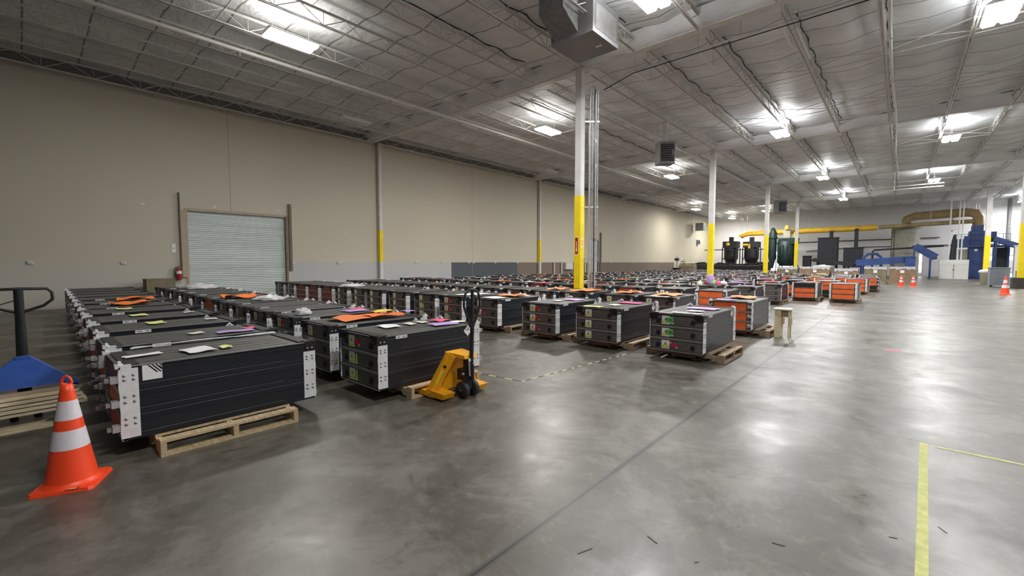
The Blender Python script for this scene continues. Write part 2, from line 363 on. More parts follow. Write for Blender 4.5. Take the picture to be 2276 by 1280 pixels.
# ledger, girders and joists (shell trim)
tn = [0]
def trim(b, loc=(0, 0, 0)):
    tn[0] += 1; return struct(b.build('trim_%d' % tn[0], None, loc))
lb = MB(); lb.ext((WALLX, FRONTY, DECK-.36), (WALLX+.14, BACKY, DECK-.30), 'track_brown'); lb.ext((WALLX, FRONTY, DECK-.3), (WALLX+.04, BACKY, DECK+.1), 'heater_grey'); trim(lb)
GY = [-1.4, 12.1, 25.6, 39.1, 52.6]
for gy in GY:
    b = MB(); n = 60; vs = []
    for i in range(n+1):
        x = WALLX+(RIGHTX-WALLX)*i/n; q = .03*math.sin(i*1.9+gy)
        for dy, z in ((-.45, 7.96), (-.26-q, 7.74), (-.15, 7.60), (.15, 7.60), (.26+q, 7.74), (.45, 7.96)): vs.append((x, gy+dy, z))
    b.add(vs, [(i*6+k, i*6+k+1, i*6+k+7, i*6+k+6) for i in range(n) for k in range(5)], cm, True)
    b.ext((WALLX, gy-.12, 7.57), (RIGHTX, gy+.12, 7.60), 'joist_paint')
    trim(b)
def joist(y0, y1):
    b = MB(); L = y1-y0
    for s in (-1, 1):
        b.ext((s*.012, y0+.15, 7.47), (s*.05, y1-.15, 7.477), 'joist_paint'); b.ext((s*.012, y0+.15, 7.47), (s*.018, y1-.15, 7.51), 'joist_paint')
        b.ext((s*.012, y0, 7.845), (s*.05, y1, 7.852), 'joist_paint'); b.ext((s*.012, y0, 7.81), (s*.018, y1, 7.852), 'joist_paint')
    n = int(L/1.2); st = (L-.4)/n
    for i in range(n):
        ya = y0+.2+i*st
        b.tube([(0, ya, 7.83), (0, ya+st/2, 7.49)], .013, 'joist_paint', 4, False); b.tube([(0, ya+st/2, 7.49), (0, ya+st, 7.83)], .013, 'joist_paint', 4, False)
        b.tube([(0, ya+st/2, 7.49), (0, ya+st/2, 7.84)], .009, 'joist_paint', 4, False)
    return b
spans = [FRONTY]+GY+[BACKY]
for a, c in zip(spans[:-1], spans[1:]):
    jm = joist(a+.13, c-.13).mesh('roof_joist')
    for x in JX:
        tn[0] += 1; o = struct(put('trim_%d' % tn[0], jm, None, (x, 0, 0)))
for y in (3.2, 7.6, 16.6, 21.1, 30.1, 34.6, 43.6, 48.1, 57, 61.5):   # cross bridging
    b = MB()
    for x in JX[7:-1]:
        if y < 35: b.tube([(x, y, 7.49), (x+1.755, y, 7.82)], .011, 'joist_paint', 4, False); b.tube([(x, y, 7.82), (x+1.755, y, 7.49)], .011, 'joist_paint', 4, False)
    b.tube([(WALLX, y+.25, 7.49), (RIGHTX, y+.25, 7.49)], .012, 'joist_paint', 4, False); trim(b)
# drooping black vapour seam strips along the joists
sb = 0
for x in [v for v in JX if -12 < v < 5]:
    for k, (ya, yb) in enumerate(((2, 11), (13.5, 24.5), (27, 38), (40.5, 51))):
        if (int(x*3)+k) % 3 == 0 and x < -6: continue
        pts = [(x+.10+.03*math.sin(i*1.3), ya+(yb-ya)*i/40, 7.92-.06*abs(math.sin(i*.55+x))) for i in range(41)]
        trim(MB().tube(pts, [.010+.012*abs(math.sin(i*1.1+x)) for i in range(41)], 'cable_black', 5, False))

# ------------------------------------------------------------------ lamps
def lamp_mesh():
    root_parts = []
    h = MB()
    h.prism([(-.30, .0), (.30, .0), (.30, .03), (.16, .10), (-.16, .10), (-.30, .03)], 'y', -.6, .6, 'housing')
    l = MB()
    for s in (-1, 1): l.prism([(s*.155-.135, -.001), (s*.155+.135, -.001), (s*.155+.10, -.06), (s*.155-.10, -.06)], 'y', -.585, .585, 'lens')  # lens drops below the housing, its extra size imitating lamp bloom
    w = MB()
    w.tube([(0, 0, .1), (0, 0, .73)], .004, 'steel', 4)
    return h.mesh('lamp_housing'), l.mesh('tube_panel'), w.mesh('hanger')
HM, LM, WM = lamp_mesh()
LZ = 7.25
lampn = {(-12.0, 4.9): 'high bay lamp nearest the left wall, glowing above the nearest stacks', (-11.7, 15.5): 'glowing high bay lamp just left of the main yellow column',
 (-11.7, 29.2): 'glowing high bay lamp below the hanging unit heater', (-11.5, 55.5): 'small far high bay lamp left of the distant unit heater', (-4.3, 9.2): 'high bay lamp cut by the top edge near the rooftop unit',
 (-4.25, 22.7): 'high bay lamp right of the nearer unit heater, nearest of its line', (-4.2, 36.4): 'high bay lamp second in the line right of the columns', (-4.15, 49.8): 'smallest farthest high bay lamp in the line right of the columns',
 (1.5, 15.2): 'large glowing high bay lamp in the top right corner', (1.5, 28.8): 'glowing high bay lamp right of the long ceiling pipe, middle distance', (1.5, 42.6): 'far glowing high bay lamp beside the suspended ceiling rails',
 (-16.8, 48.8): 'far high bay lamp over the wall-mounted heater on the left wall', (-16.6, 61.5): 'farthest high bay lamp close to the bright back wall corner'}
for i, (x, y) in enumerate(LAMPS):
    t = empty('high_bay_lamp', (x, y, LZ), lampn.get((x, y), 'added high bay lamp %s, out of view' % {(1.5, 1.6): 'above the yellow tape', (8.5, 9.5): 'right of the picture, nearest of its line', (8.5, 22.5): 'right of the picture, second of its line', (8.5, 36): 'right of the picture, third of its line', (8.5, 49.5): 'right of the picture, fourth of its line', (14.5, 22): 'far right, nearer of two', (14.5, 43): 'far right, farther of two', (8.3, 62.5): 'close to the back wall beyond the right edge', (-4.3, -4.4): 'behind the traffic cone'}.get((x, y), '')), 'ceiling lamp', 'glowing high bay lamps')
    put('lamp_housing', HM, t); put('tube_panel', LM, t); 
    for sy in (-.45, .45): put('hanger', WM, t, (0, sy, 0))
    la = bpy.data.lights.new('lamp_light', 'AREA'); la.shape = 'RECTANGLE'; la.size = .55; la.size_y = 1.15; la.energy = BAY_W*POWER.get((x, y), 1); la.color = (1, .965, .91) if x < -8 else (.97, .98, 1)
    lo = bpy.data.objects.new('lamp_light', la); COL.objects.link(lo); lo.location = (0, 0, -.07); lo.parent = t
    lu = bpy.data.lights.new('lamp_uplight', 'AREA'); lu.shape = 'RECTANGLE'; lu.size = .55; lu.size_y = 1.15; lu.energy = la.energy*(.30 if (x, y) == (-12.0, 4.9) else (.17 if x > -5 else .10)); lu.color = la.color
    lo = bpy.data.objects.new('lamp_uplight', lu); COL.objects.link(lo); lo.location = (0, 0, .12); lo.rotation_euler = (math.pi, 0, 0); lo.parent = t
for (x, y), lab in (((-17.2, 9.5), 'unlit strip light near the left wall before the first wall column'), ((-17.2, 23.0), 'unlit strip light near the left wall between the wall columns'), ((-17.2, 36.5), 'unlit strip light far along the left wall')):
    b = MB(); 
    for s in (-1, 1): b.ext((s*.14-.05, -.62, 0), (s*.14+.05, .62, .05), 'lens_off')
    b.ext((-.24, -.62, .05), (.24, .62, .09), 'housing'); b.tube([(0, -.4, .09), (0, -.4, .54)], .006, 'steel', 4); b.tube([(0, .4, .09), (0, .4, .54)], .006, 'steel', 4)
    tag(b.build('strip_light', None, (x, y, 7.35)), lab, 'ceiling lamp', 'unlit strip lights')
for (x, y, l), lab in (((-4.48, 13.5, 1.6), 'short white conduit hanging under the ceiling above the main girder, second from left'), ((-6.43, 13.5, 1.4), 'short white conduit under the ceiling right of the main column'), ((-2.47, 13.5, 1.6), 'short white conduit under the ceiling, third from the column'), ((-2.2, 14.3, 2.2), 'short white conduit under the ceiling, farthest right of the group')):
    b = MB(); b.tube([(0, -l/2, 0), (0, l/2, 0)], .022, 'pipe_white', 8); 
    for s in (-1, 1): b.tube([(0, s*l*.4, 0), (0, s*l*.4, .58)], .006, 'steel', 4)
    tag(b.build('conduit', None, (x, y, 7.40)), lab, 'conduit', 'short ceiling conduits')
# ------------------------------------------------------------------ pipes
def long_pipe(x, y0, y1, z, r, lab, m='pipe_white', name='sprinkler_pipe'):
    b = MB(); n = 24
    b.tube([(x+.03*math.sin(i*.9), y0+(y1-y0)*i/n, z) for i in range(n+1)], r, m, 10)
    y = y0+1.5
    while y < y1:
        b.tube([(x, y, z-r), (x, y, z-r-.10)], .014, 'galv', 6); b.lathe([(.035, 0), (.03, .01), (0, .012)], 'galv', (x, y, z-r-.11), 8)
        b.tube([(x, y+1, z+r), (x, y+1, 7.86)], .006, 'steel', 4); y += 3.6
    return tag(b.build(name), lab, 'pipe')
long_pipe(-13.95, -8, 64, 7.40, .055, 'white sprinkler pipe running the length of the ceiling near the left wall')
long_pipe(-.42, -8, 41.5, 7.40, .04, 'long thin white sprinkler pipe under the ceiling on the right')
long_pipe(-8.9, 13, 64, 7.42, .03, 'thin white pipe under the ceiling behind the main yellow column')
# suspended rails near far right
b = MB()
for dz in (0, .22): 
    for dx in (0,): b.tube([(-3.0, 42.5, 7.0-dz), (2.0, 42.5, 7.0-dz)], .03, 'pipe_white', 6)
b.tube([(-2.0, 42.5, 7.6), (-.6, 42.5, 7.6)], .05, 'pipe_white', 6)
for x in (-2.0, -.6): b.tube([(x, 42.5, 6.75), (x, 42.5, 7.9)], .03, 'pipe_white', 6)
tag(b.build('suspended_rail'), 'white suspended rail frame hanging under the far ceiling beside a lamp', 'rail')

# ------------------------------------------------------------------ columns
def column(x, y, w, lab, top=7.57, ytop=3.66, base=None, z0=0):
    t = empty('steel_column', (x, y, 0), lab, 'column', None)
    MB().ext((-w/2, -w/2, z0), (w/2, w/2, top), 'steel_white').build('column_shaft', t)
    e = .006; MB().ext((-w/2-e, -w/2-e, z0), (w/2+e, w/2+e, ytop), 'safety_yellow').build('yellow_guard', t)
    b = MB().ext((-w/2-.09, -w/2-.09, 0), (w/2+.09, w/2+.09, .02), 'steel_white'); b.ext((-w/2-.1, -w/2-.1, top-.02), (w/2+.1, w/2+.1, top), 'steel_white')
    b.build('base_plate', t)
    return t
c1 = column(-7.85, 12.1, .22, 'nearest steel column, white above and yellow below, with conduits beside it')
sg = MB(); sg.ext((-.075, -.119, 1.78), (.03, -.117, 2.32), 'ext_red'); sg.prism([(-.05, 1.95), (-.022, 1.84), (.005, 1.95), (-.012, 1.95), (-.012, 2.2), (-.033, 2.2), (-.033, 1.95)], 'y', -.1205, -.119, 'paper'); sg.ext((-.09, -.1185, 1.76), (.045, -.117, 1.78), 'paper'); sg.ext((-.09, -.1185, 2.32), (.045, -.117, 2.34), 'paper'); sg.build('arrow_sign', c1)
MB().ext((.117, -.05, 2.0), (.119, .04, 2.3), 'paper').ext((.119, -.03, 2.05), (.12, .02, 2.25), 'sheet_orange').build('notice_sticker', c1)
column(-7.95, 25.6, .26, 'second steel column, white above and yellow below, beside the purple film')
column(-8.0, 39.1, .26, 'third steel column, in front of the dark green machines')
column(-8.05, 52.6, .26, 'farthest thin steel column of the yellow-based line, behind the cartons')
column(5.2, 52.6, .32, 'yellow-based column on the right between the bins and the blue shredder')
c9 = column(5.35, 39.1, .40, 'yellow column cut by the right edge, on a dark concrete plinth', ytop=3.8, z0=.62)
MB().ext((-.42, -.42, .0), (.42, .42, .62), 'concrete_base').build('plinth', c9, bevel=.03)
# wall columns, painted onto pilaster tubes
for y, lab in ((12.55, 'slim white and yellow column against the left wall right of the roll-up door'), (26.0, 'slim white and yellow column against the left wall left of the main column')):
    t = empty('wall_column', (WALLX+.13, y, 0), lab, 'column')
    MB().ext((-.09, -.09, 0), (.09, .09, 7.65), 'steel_white').build('column_shaft', t)
    MB().ext((-.095, -.095, 1.55), (.095, .095, 3.2), 'safety_yellow').build('yellow_guard', t)
# white bumper blocks along the wainscot top
for k, y in enumerate([.2, 2.4, 8.15, 10.3, 12.55, 14.9, 16.7, 18.9, 19.3, 21.3, 23.6, 25.9, 37.0, 41.5, 48.5, 50.2]):
    b = MB().ext((WALLX, y-.07, 1.46), (WALLX+.05, y+.07, 1.56), 'pipe_white').ext((WALLX+.05, y-.03, 1.49), (WALLX+.07, y+.03, 1.53), 'steel_white')
    tag(b.build('junction_box'), 'small white junction box on the left wall paint line, %s along from the left' % ['first', 'second', 'third', 'fourth', 'fifth', 'sixth', 'seventh', 'eighth', 'ninth', 'tenth', 'eleventh', 'twelfth', 'thirteenth', 'fourteenth', 'fifteenth', 'last'][k], 'junction box', 'white boxes on the wall paint line')
for y, z, lab in ((3.85, 2.05, 'small white notice on the wall left of the roll-up door'), (3.0, 3.62, 'tiny white wall sensor up left of the roll-up door'), (5.2, 3.72, 'small white wall sensor above the roll-up door'), (7.6, 3.78, 'small white wall sensor above the right corner of the roll-up door')):
    tag(MB().ext((WALLX, y-.06, z-(.16 if z < 3 else .03)), (WALLX+.02, y+.06, z+(.16 if z < 3 else .03)), 'paper').ext((WALLX+.02, y-.03, z-.02), (WALLX+.025, y+.03, z+.02), 'bolt').build('wall_notice' if z < 3 else 'wall_sensor'), lab, 'notice' if z < 3 else 'sensor')
# fire extinguisher
t = empty('fire_extinguisher', (WALLX+.14, 3.95, .85), 'dark red fire extinguisher hanging on the wall left of the roll-up door', 'fire extinguisher')
b = MB(); b.lathe([(0, 0), (.085, .005), (.09, .02), (.09, .36), (.07, .42), (.03, .46)], 'ext_red', n=16); b.build('cylinder_body', t)
MB().lathe([(.0915, .24), (.0915, .34)], 'paper', n=16).build('label_band', t)
MB().lathe([(.03, .46), (.025, .50), (0, .51)], 'bolt', n=10).box((.03, 0, .53), (.14, .03, .02), 'jack_black').box((.03, 0, .50), (.12, .025, .015), 'jack_black').build('valve_handle', t)
MB().tube([(0, -.03, .48), (0, -.11, .46), (.0, -.13, .35), (0, -.115, .15)], .012, 'cable_black', 8).build('hose', t)
MB().ext((-.14, -.03, .1), (-.09, .03, .5), 'bolt').build('wall_hook', t)
# olive carton near the wall
t = empty('carton', (-19.75, 3.25, 0), 'olive brown carton standing at the left wall behind the first row', 'box')
MB().ext((-.35, -.40, 0), (.35, .40, .93), 'carton_olive').build('box_body', t); MB().ext((-.36, -.41, .90), (.36, .41, .935), 'carton_olive').build('box_flap', t); MB().ext((.35, -.05, .02), (.352, .06, .9), 'cardboard').build('tape_strip', t)

# ------------------------------------------------------------------ conduits at the main column
t = empty('conduit_bundle', (-7.52, 12.36, 0), 'bundle of grey conduits rising beside the nearest yellow column', 'conduit')
ax = Vector((.747, .665, 0))
for k, (d, r, z0, z1) in enumerate(((-.10, .035, 0, 7.0), (-.02, .02, 0, 7.0), (.07, .048, 0, 6.9), (.15, .018, 1.5, 6.9))):
    p = ax*d; MB().tube([(p.x, p.y, z0), (p.x, p.y, z1), (p.x+.1, p.y+.02, z1+.1)], r, 'galv', 10).build('conduit_pipe', t)
p = ax*.02; MB().tube([(p.x+.05, p.y-.02, 0), (p.x+.05, p.y-.02, 7.0)], .014, 'cable_black', 6).build('black_cable', t)
for z in (1.62, 3.3, 6.0): MB().box((-.02, -.03, z), (.46, .04, .04), 'galv', rz=math.atan2(.665, .747)).build('strut_channel', t)
for z in (2.25, 4.6, 5.4): MB().lathe([(.056, -.05), (.056, .05)], 'bolt', (ax.x*.07, ax.y*.07, z), 10).build('pipe_coupling', t)
b = MB(); b.tube([(-7.3, 12.7, 7.08), (-6.6, 12.85, 7.42), (0, 12.9, 7.50), (9, 12.9, 7.50)], .025, 'galv', 8); b.tube([(-7.3, 12.6, 7.0), (-6.4, 12.8, 7.34), (-3, 12.82, 7.36), (2, 12.84, 7.36)], .014, 'cable_black', 6)
for k in range(6): b.tube([(-6+k*2.6, 12.9, 7.44), (-6+k*2.6, 12.9, 7.86)], .007, 'steel', 4)
tag(b.build('conduit'), 'long conduit running right from the main column along the girder', 'conduit')
# air unit above the main column
t = empty('air_unit', (-6.28, 9.85, 7.0), 'large grey metal air unit hanging from the ceiling beside the main column', 'air unit')
MB().ext((-.60, -.62, 0), (.62, .62, .85), 'rtu_grey').build('casing', t)
MB().ext((.62, -.5, .12), (.635, .5, .7), 'steel').build('access_panel', t)
MB().hull([(-.5, -1.25, .45), (.2, -1.25, .45), (.2, -.62, .10), (-.5, -.62, .10)], [(-.5, -1.25, .85), (.2, -1.25, .85), (.2, -.62, .85), (-.5, -.62, .85)], 'heater_grey').build('supply_hood', t)
MB().ext((.25, .1, -.004), (.42, .18, .0), 'paper').build('data_label', t)
for sx in (-.55, .55):
    for sy in (-.55, .55): MB().tube([(sx, sy, .85), (sx, sy, 1.0)], .01, 'steel', 4).build('hanger', t)
def heater(x, y, z, s, lab):
    t = empty('unit_heater', (x, y, z), lab, 'heater', 'hanging unit heaters', rz=.75)
    MB().ext((-.36*s, -.30*s, 0), (.36*s, .30*s, 1.0*s), 'heater_grey').build('casing', t, bevel=.02)
    b = MB().ext((-.30*s, -.31*s, .10*s), (.30*s, -.30*s, .88*s), 'heater_black'); b.lathe([(.25*s, -.315*s), (.27*s, -.325*s), (.22*s, -.33*s)], 'heater_black', (0, 0, .5*s), 16, axis='y')
    for k in range(7): b.box((0, -.33*s, (.2+.1*k)*s), (.56*s, .02, .012), 'heater_grey')
    b.build('fan_grille', t)
    MB().tube([(0, 0, .98*s), (0, .05, 1.15*s), (-.03, .05, DECK-z-.05)], .10*s, 'pipe_white', 12).build('flue_pipe', t)
    b = MB()
    for sx in (-.3, .3): b.tube([(sx*s, .2*s, s), (sx*s, .2*s, DECK-z-.1)], .01, 'steel', 4)
    b.build('hanger_rod', t)
heater(-8.3, 19.9, 6.0, 1.0, 'dark unit heater with white flue hanging right of the main column')
heater(-8.3, 45.6, 5.9, 1.15, 'smaller far unit heater hanging by the third column')
t = empty('wall_heater', (WALLX+.6, 58.5, 5.6), 'grey box heater on brackets high on the far left wall', 'heater')
MB().ext((-.1, -.5, 0), (.9, .5, .95), 'rtu_grey').build('casing', t); MB().ext((-.6, -.45, -.03), (.9, -.35, 0), 'steel').ext((-.6, -.45, .95), (.9, -.35, .98), 'steel').build('wall_bracket', t)
tag(MB().ext((WALLX, 60.0, 3.9), (WALLX+.3, 60.6, 4.5), 'heater_grey').ext((WALLX+.3, 60.1, 4.0), (WALLX+.32, 60.5, 4.4), 'heater_black').build('control_box'), 'small grey control box on the far left wall below the wall heater', 'control box')
# panel and pipes on the left wall behind the main column
for k, (y, z1) in enumerate(((27.9, 1.5), (28.9, 1.5), (31.2, 1.6), (32.4, 1.5))):
    b = MB().tube([(WALLX+.12, y, 0), (WALLX+.12, y, z1)], .05, 'pipe_white', 8).tube([(WALLX+.12, y, z1), (WALLX+.12, y, z1+.03)], .06, 'steel', 8)
    tag(b.build('bollard'), ['white pipe post at the dark wall, leftmost left of the main column', 'white pipe post at the dark wall, second left of the main column', 'white pipe post at the dark wall, third left of the main column', 'white pipe post at the dark wall, closest to the main column'][k], 'post', 'white posts at the dark wall')
tag(MB().ext((WALLX+.004, 29.4, .95), (WALLX+.2, 30.4, 1.5), 'steel_white').ext((WALLX+.2, 29.5, 1.0), (WALLX+.21, 30.3, 1.45), 'cabinet_grey').build('electric_panel'), 'grey electric panel on the dark wall left of the main column', 'panel')

# ------------------------------------------------------------------ battery stacks
BW, BL, MH = .82, 1.50, .193
def tri(b, cx, cz, s, y, m, d=.0006):
    b.prism([(cx-s/2, cz-s*.42), (cx+s/2, cz-s*.42), (cx, cz+s*.46)], 'y', y-d, y, m)
def module_mesh(kind, front='panel_dark', rear='panel_orange', top=False):
    b = MB(); w = BW/2; h = MH
    b.ext((-w+.012, .03, .012), (w-.012, BL-.03, h-.012), 'black_case')
    # side ribs
    for s in (-1, 1):
        for z0, z1, o in ((.002, .044, 0), (.046, .142, .002), (.144, h-.002, 0)):
            b.ext((s*(w-.014), .01, z0), (s*(w-o), BL-.01, z1), 'black_case')
        b.ext((s*(w-.01), .015, h-.006), (s*(w+.001), BL-.015, h-.003), 'rib_line'); b.ext((s*(w-.01), .3, .0435), (s*(w+.0005), BL-.015, .0455), 'rib_line')
    # bottom / top flanges both ends
    for yy, e in ((0, 1), (BL, -1)):
        b.ext((-w, yy, 0), (w, yy+e*.035, .012), 'lip'); b.ext((-w, yy, h-.016), (w, yy+e*.035, h-.004), 'lip' if not top else 'black_case')
        b.ext((-w, yy+e*.012, .012), (w, yy+e*.035, h-.016), 'seam_black')
    b.ext((-w+.012, .010, .022), (w-.012, .016, h-.022), front)
    b.ext((-w+.012, BL-.016, .012), (-w+.10, BL-.006, h-.016), 'panel_dark'); b.ext((w-.10, BL-.016, .012), (w-.012, BL-.006, h-.016), 'panel_dark')
    b.ext((-w+.10, BL-.016, .018), (w-.10, BL-.009, h-.020), rear)
    b.ext((-w+.04, BL-.006, .06), (-w+.075, BL-.002, .15), 'lip'); b.ext((w-.075, BL-.006, .06), (w-.04, BL-.002, .15), 'lip')
    if top:
        b.ext((-w, .0, h-.014), (w, BL, h), 'top_case')
        for k in range(5): b.ext((-.3+k*.14, .22, h), (-.3+k*.14+.015, BL-.18, h+.003), 'top_case')
        b.ext((-w+.04, .03, h), (w-.04, .14, h+.012), 'black_case'); b.ext((-w+.04, BL-.13, h), (w-.04, BL-.03, h+.008), 'black_case')
        b.ext((-w, .02, h), (-w+.012, BL-.02, h+.006), 'lip')
    return b.mesh('module')
def sticker_mesh():
    b = MB(); b.ext((-.062, -.001, -.066), (.062, 0, .066), 'paper'); tri(b, 0, -.004, .108, -.001, 'sign_black'); tri(b, 0, -.006, .088, -.0016, 'sign_yellow')
    b.prism([(-.004, .022), (.010, .022), (.003, .004), (.011, .004), (-.004, -.028), (0, -.005), (-.009, -.005)], 'y', -.0028, -.0022, 'sign_black'); return b.mesh('warning_sticker')
def plug_mesh():
    b = MB(); b.box((0, -.004, 0), (.062, .014, .062), 'sign_black', ry=math.radians(14)); b.box((0, -.012, 0), (.022, .006, .03), 'seam_black'); b.box((.0, -.011, 0), (.05, .002, .05), 'machine_black', ry=math.radians(14)); return b.mesh('connector_plug')
def plate_mesh(side, z0, z1, seed):
    """white bolted plate with a ragged outer edge; lies on the side face from y=0 outwards"""
    r = random.Random(seed); b = MB(); n = 12; pts = []
    for i in range(n+1): pts.append((0.0-r.choice((0, .002, .006)), z0+(z1-z0)*i/n))
    poly = [(.115, z0), (.115, z1)]+[(p[0], p[1]) for p in reversed(pts)]
    x0 = side*BW/2; b.prism(poly, 'x', x0, x0+side*.006, 'plate_white')
    for zz in (.10, .14, .26, .30, .42, .45):
        z = z0+(z1-z0)*zz/.5
        for yy in (.03, .085): b.lathe([(.012, 0), (.010, .005*side), (0, .006*side)], 'bolt', (x0+side*.006, yy, z), 6, axis='x')
    if z1 > .5: b.ext((x0-side*.02, .01, z1-.01), (x0+side*.008, .075, z1+.03), 'plate_white')
    return b.mesh('corner_plate')
def cap_mesh(side):
    x0 = side*BW/2; b = MB(); b.ext((x0-side*.10, -.012, .50), (x0+side*.006, .10, .592), 'seam_black'); b.ext((x0-side*.13, -.02, .555), (x0-side*.03, .03, .60), 'seam_black')
    for y in (.03, .075): b.lathe([(.008, 0), (.006, side*.006), (0, side*.006)], 'plate_white', (x0+side*.006, y, .525), 6, axis='x')
    return b.mesh('corner_cap')
def terminal_mesh(z, s):
    b = MB(); b.ext((s*BW/2, BL, z-.02), (s*(BW/2-.06), BL+.05, z+.03), 'terminal'); b.ext((s*(BW/2-.01), BL+.055, z-.01), (s*(BW/2-.05), BL+.08, z+.02), 'lip'); return b.mesh('terminal_block')
def clip_mesh(side):
    b = MB(); x0 = side*BW/2; b.ext((x0-side*.07, BL-.03, .57), (x0, BL+.02, .60), 'plate_white'); b.ext((x0-side*.055, BL-.02, .6), (x0-side*.015, BL+.0, .622), 'plate_white'); return b.mesh('end_clip')
def hazard_mesh():
    b = MB(); x = BW/2+.0015; s = .07
    b.add([(x, -s, 0), (x, 0, -s), (x, s, 0), (x, 0, s)], [(0, 1, 2, 3)], 'paper')
    for k in range(4):
        y = -.034+k*.02; b.add([(x+.0008, y, .002), (x+.0008, y+.009, .002), (x+.0008, y+.009, .05-abs(y+.004)), (x+.0008, y, .05-abs(y+.004))], [(0, 1, 2, 3)], 'sign_black')
    return b.mesh('hazard_sticker')
def flip_x(me):
    m2 = me.copy()
    for v in m2.vertices: v.co.x = -v.co.x
    m2.flip_normals(); return m2
def tag_mesh():
    b = MB(); b.ext((BW/2, -.075, -.017), (BW/2+.0015, .075, .017), 'paper'); b.ext((BW/2+.0015, -.06, -.006), (BW/2+.002, -.02, .006), 'heater_grey'); b.ext((BW/2+.0015, .01, -.006), (BW/2+.002, .06, .006), 'heater_grey'); return b.mesh('name_tag')
MODS = {}
def mod(front, rear, top):
    k = (front, rear, top)
    if k not in MODS: MODS[k] = module_mesh('m', front, rear, top)
    return MODS[k]
STK, PLG, HAZ, TAGM = sticker_mesh(), plug_mesh(), hazard_mesh(), tag_mesh()
HAZL, TAGL = flip_x(HAZ), flip_x(TAGM)
PL = {(s, e, k): plate_mesh(s, .02, .49 if e == 0 else .565, 3*k+s+e*7) for s in (-1, 1) for e in (0, 1) for k in range(2)}
# rear plates mirrored to the rear end
def mirror_mesh(me):
    m2 = me.copy(); 
    for v in m2.vertices: v.co.y = BL-v.co.y
    m2.flip_normals(); return m2
for key in [k for k in PL if k[1] == 1]: PL[key] = mirror_mesh(PL[key])
CAP = {s: cap_mesh(s) for s in (-1, 1)}; TERM = [[terminal_mesh(z, s) for s in (-1, 1)] for z in (.10, .29, .48)]; CLIP = {s: clip_mesh(s) for s in (-1, 1)}
NG = text_mesh('NG', .075, 'ink_red', .0008, .003); OK = text_mesh('OK', .08, 'ink_green', .0008, .003)
for me in (NG, OK): me.transform(Matrix.Rotation(math.pi/2, 4, 'X'))
def slip_mesh(m, w=.05, h=.055, bits=('paper_yellow',), skew=.012):
    b = MB(); b.prism([(-w, -h+skew), (w-skew, -h), (w, h-skew), (-w+skew, h)], 'y', -.0012, 0, m)
    for k, q in enumerate(bits): b.box(((w-.008)*(1 if k == 0 else -1), -.0016, -(h-.012)*(1 if k == 0 else -1)), (.034, .0012, .014), q, ry=-.7)
    return b.mesh('marker_slip')
SLIP = {'tag_green': slip_mesh('tag_green', .03), 'tag_red': slip_mesh('tag_red', .04), 'tag_lime': slip_mesh('tag_lime', .022, .065), 'ok': slip_mesh('tag_green', .052, .058), 'ng': slip_mesh('tag_red', .056, .042, ('paper_cream', 'paper_cream'), .02)}
def stack(loc, rz, label, group, front=('panel_dark',)*3, rear=('panel_orange',)*3, marks=(None, None, None), detail=2, sy=1.0, hazard=True, zp=.13):
    """modules listed from the bottom"""
    t = empty('battery_stack', (loc[0], loc[1], zp+.002), label, 'battery stack', group, rz)
    t.scale = (1, sy, 1)
    for k in range(3):
        m = put('module', mod(front[k], rear[k], k == 2), t, (0, 0, k*MH))
        if detail >= 1 and front[k] == 'panel_dark':
            put('warning_sticker', STK, m, (-.16, .009, MH/2+.002))
            for x in (-.28, .26): put('connector_plug', PLG, m, (x, .008, MH/2-.012))
        if detail >= 2 and marks[k]:
            kind = marks[k]
            if kind in ('OK', 'NG'):
                put('marker_slip', SLIP['ok' if kind == 'OK' else 'ng'], m, (-.09 if kind == 'OK' else -.03, .0068, MH/2+.002))
                put('lettering', OK if kind == 'OK' else NG, m, (-.10 if kind == 'OK' else -.03, .0045, MH/2))
            elif kind == 'ng':
                put('marker_slip', SLIP['ng'], m, (-.04, .0085, MH/2)); put('lettering', NG, m, (-.04, .0062, MH/2))
            else: put('marker_slip', SLIP[kind], m, (-.06, .0085, MH/2))
        if detail >= 2: [put('terminal_block', q, t) for q in TERM[k]]
    for s in (-1, 1):
        for e in (0, 1):
            if detail >= 1 or s == 1: put('corner_plate', PL[(s, e, (k+e) % 2)], t)
        if detail >= 1: put('corner_cap', CAP[s], t); put('end_clip', CLIP[s], t)
    if detail >= 1: put('name_tag', TAGM, t, (0, .30, 3*MH-.022))
    if hazard and detail >= 1: put('hazard_sticker', HAZ, t, (0, BL-.20 if rz < 1 else BL-.19, 3*MH-.07))
    return t
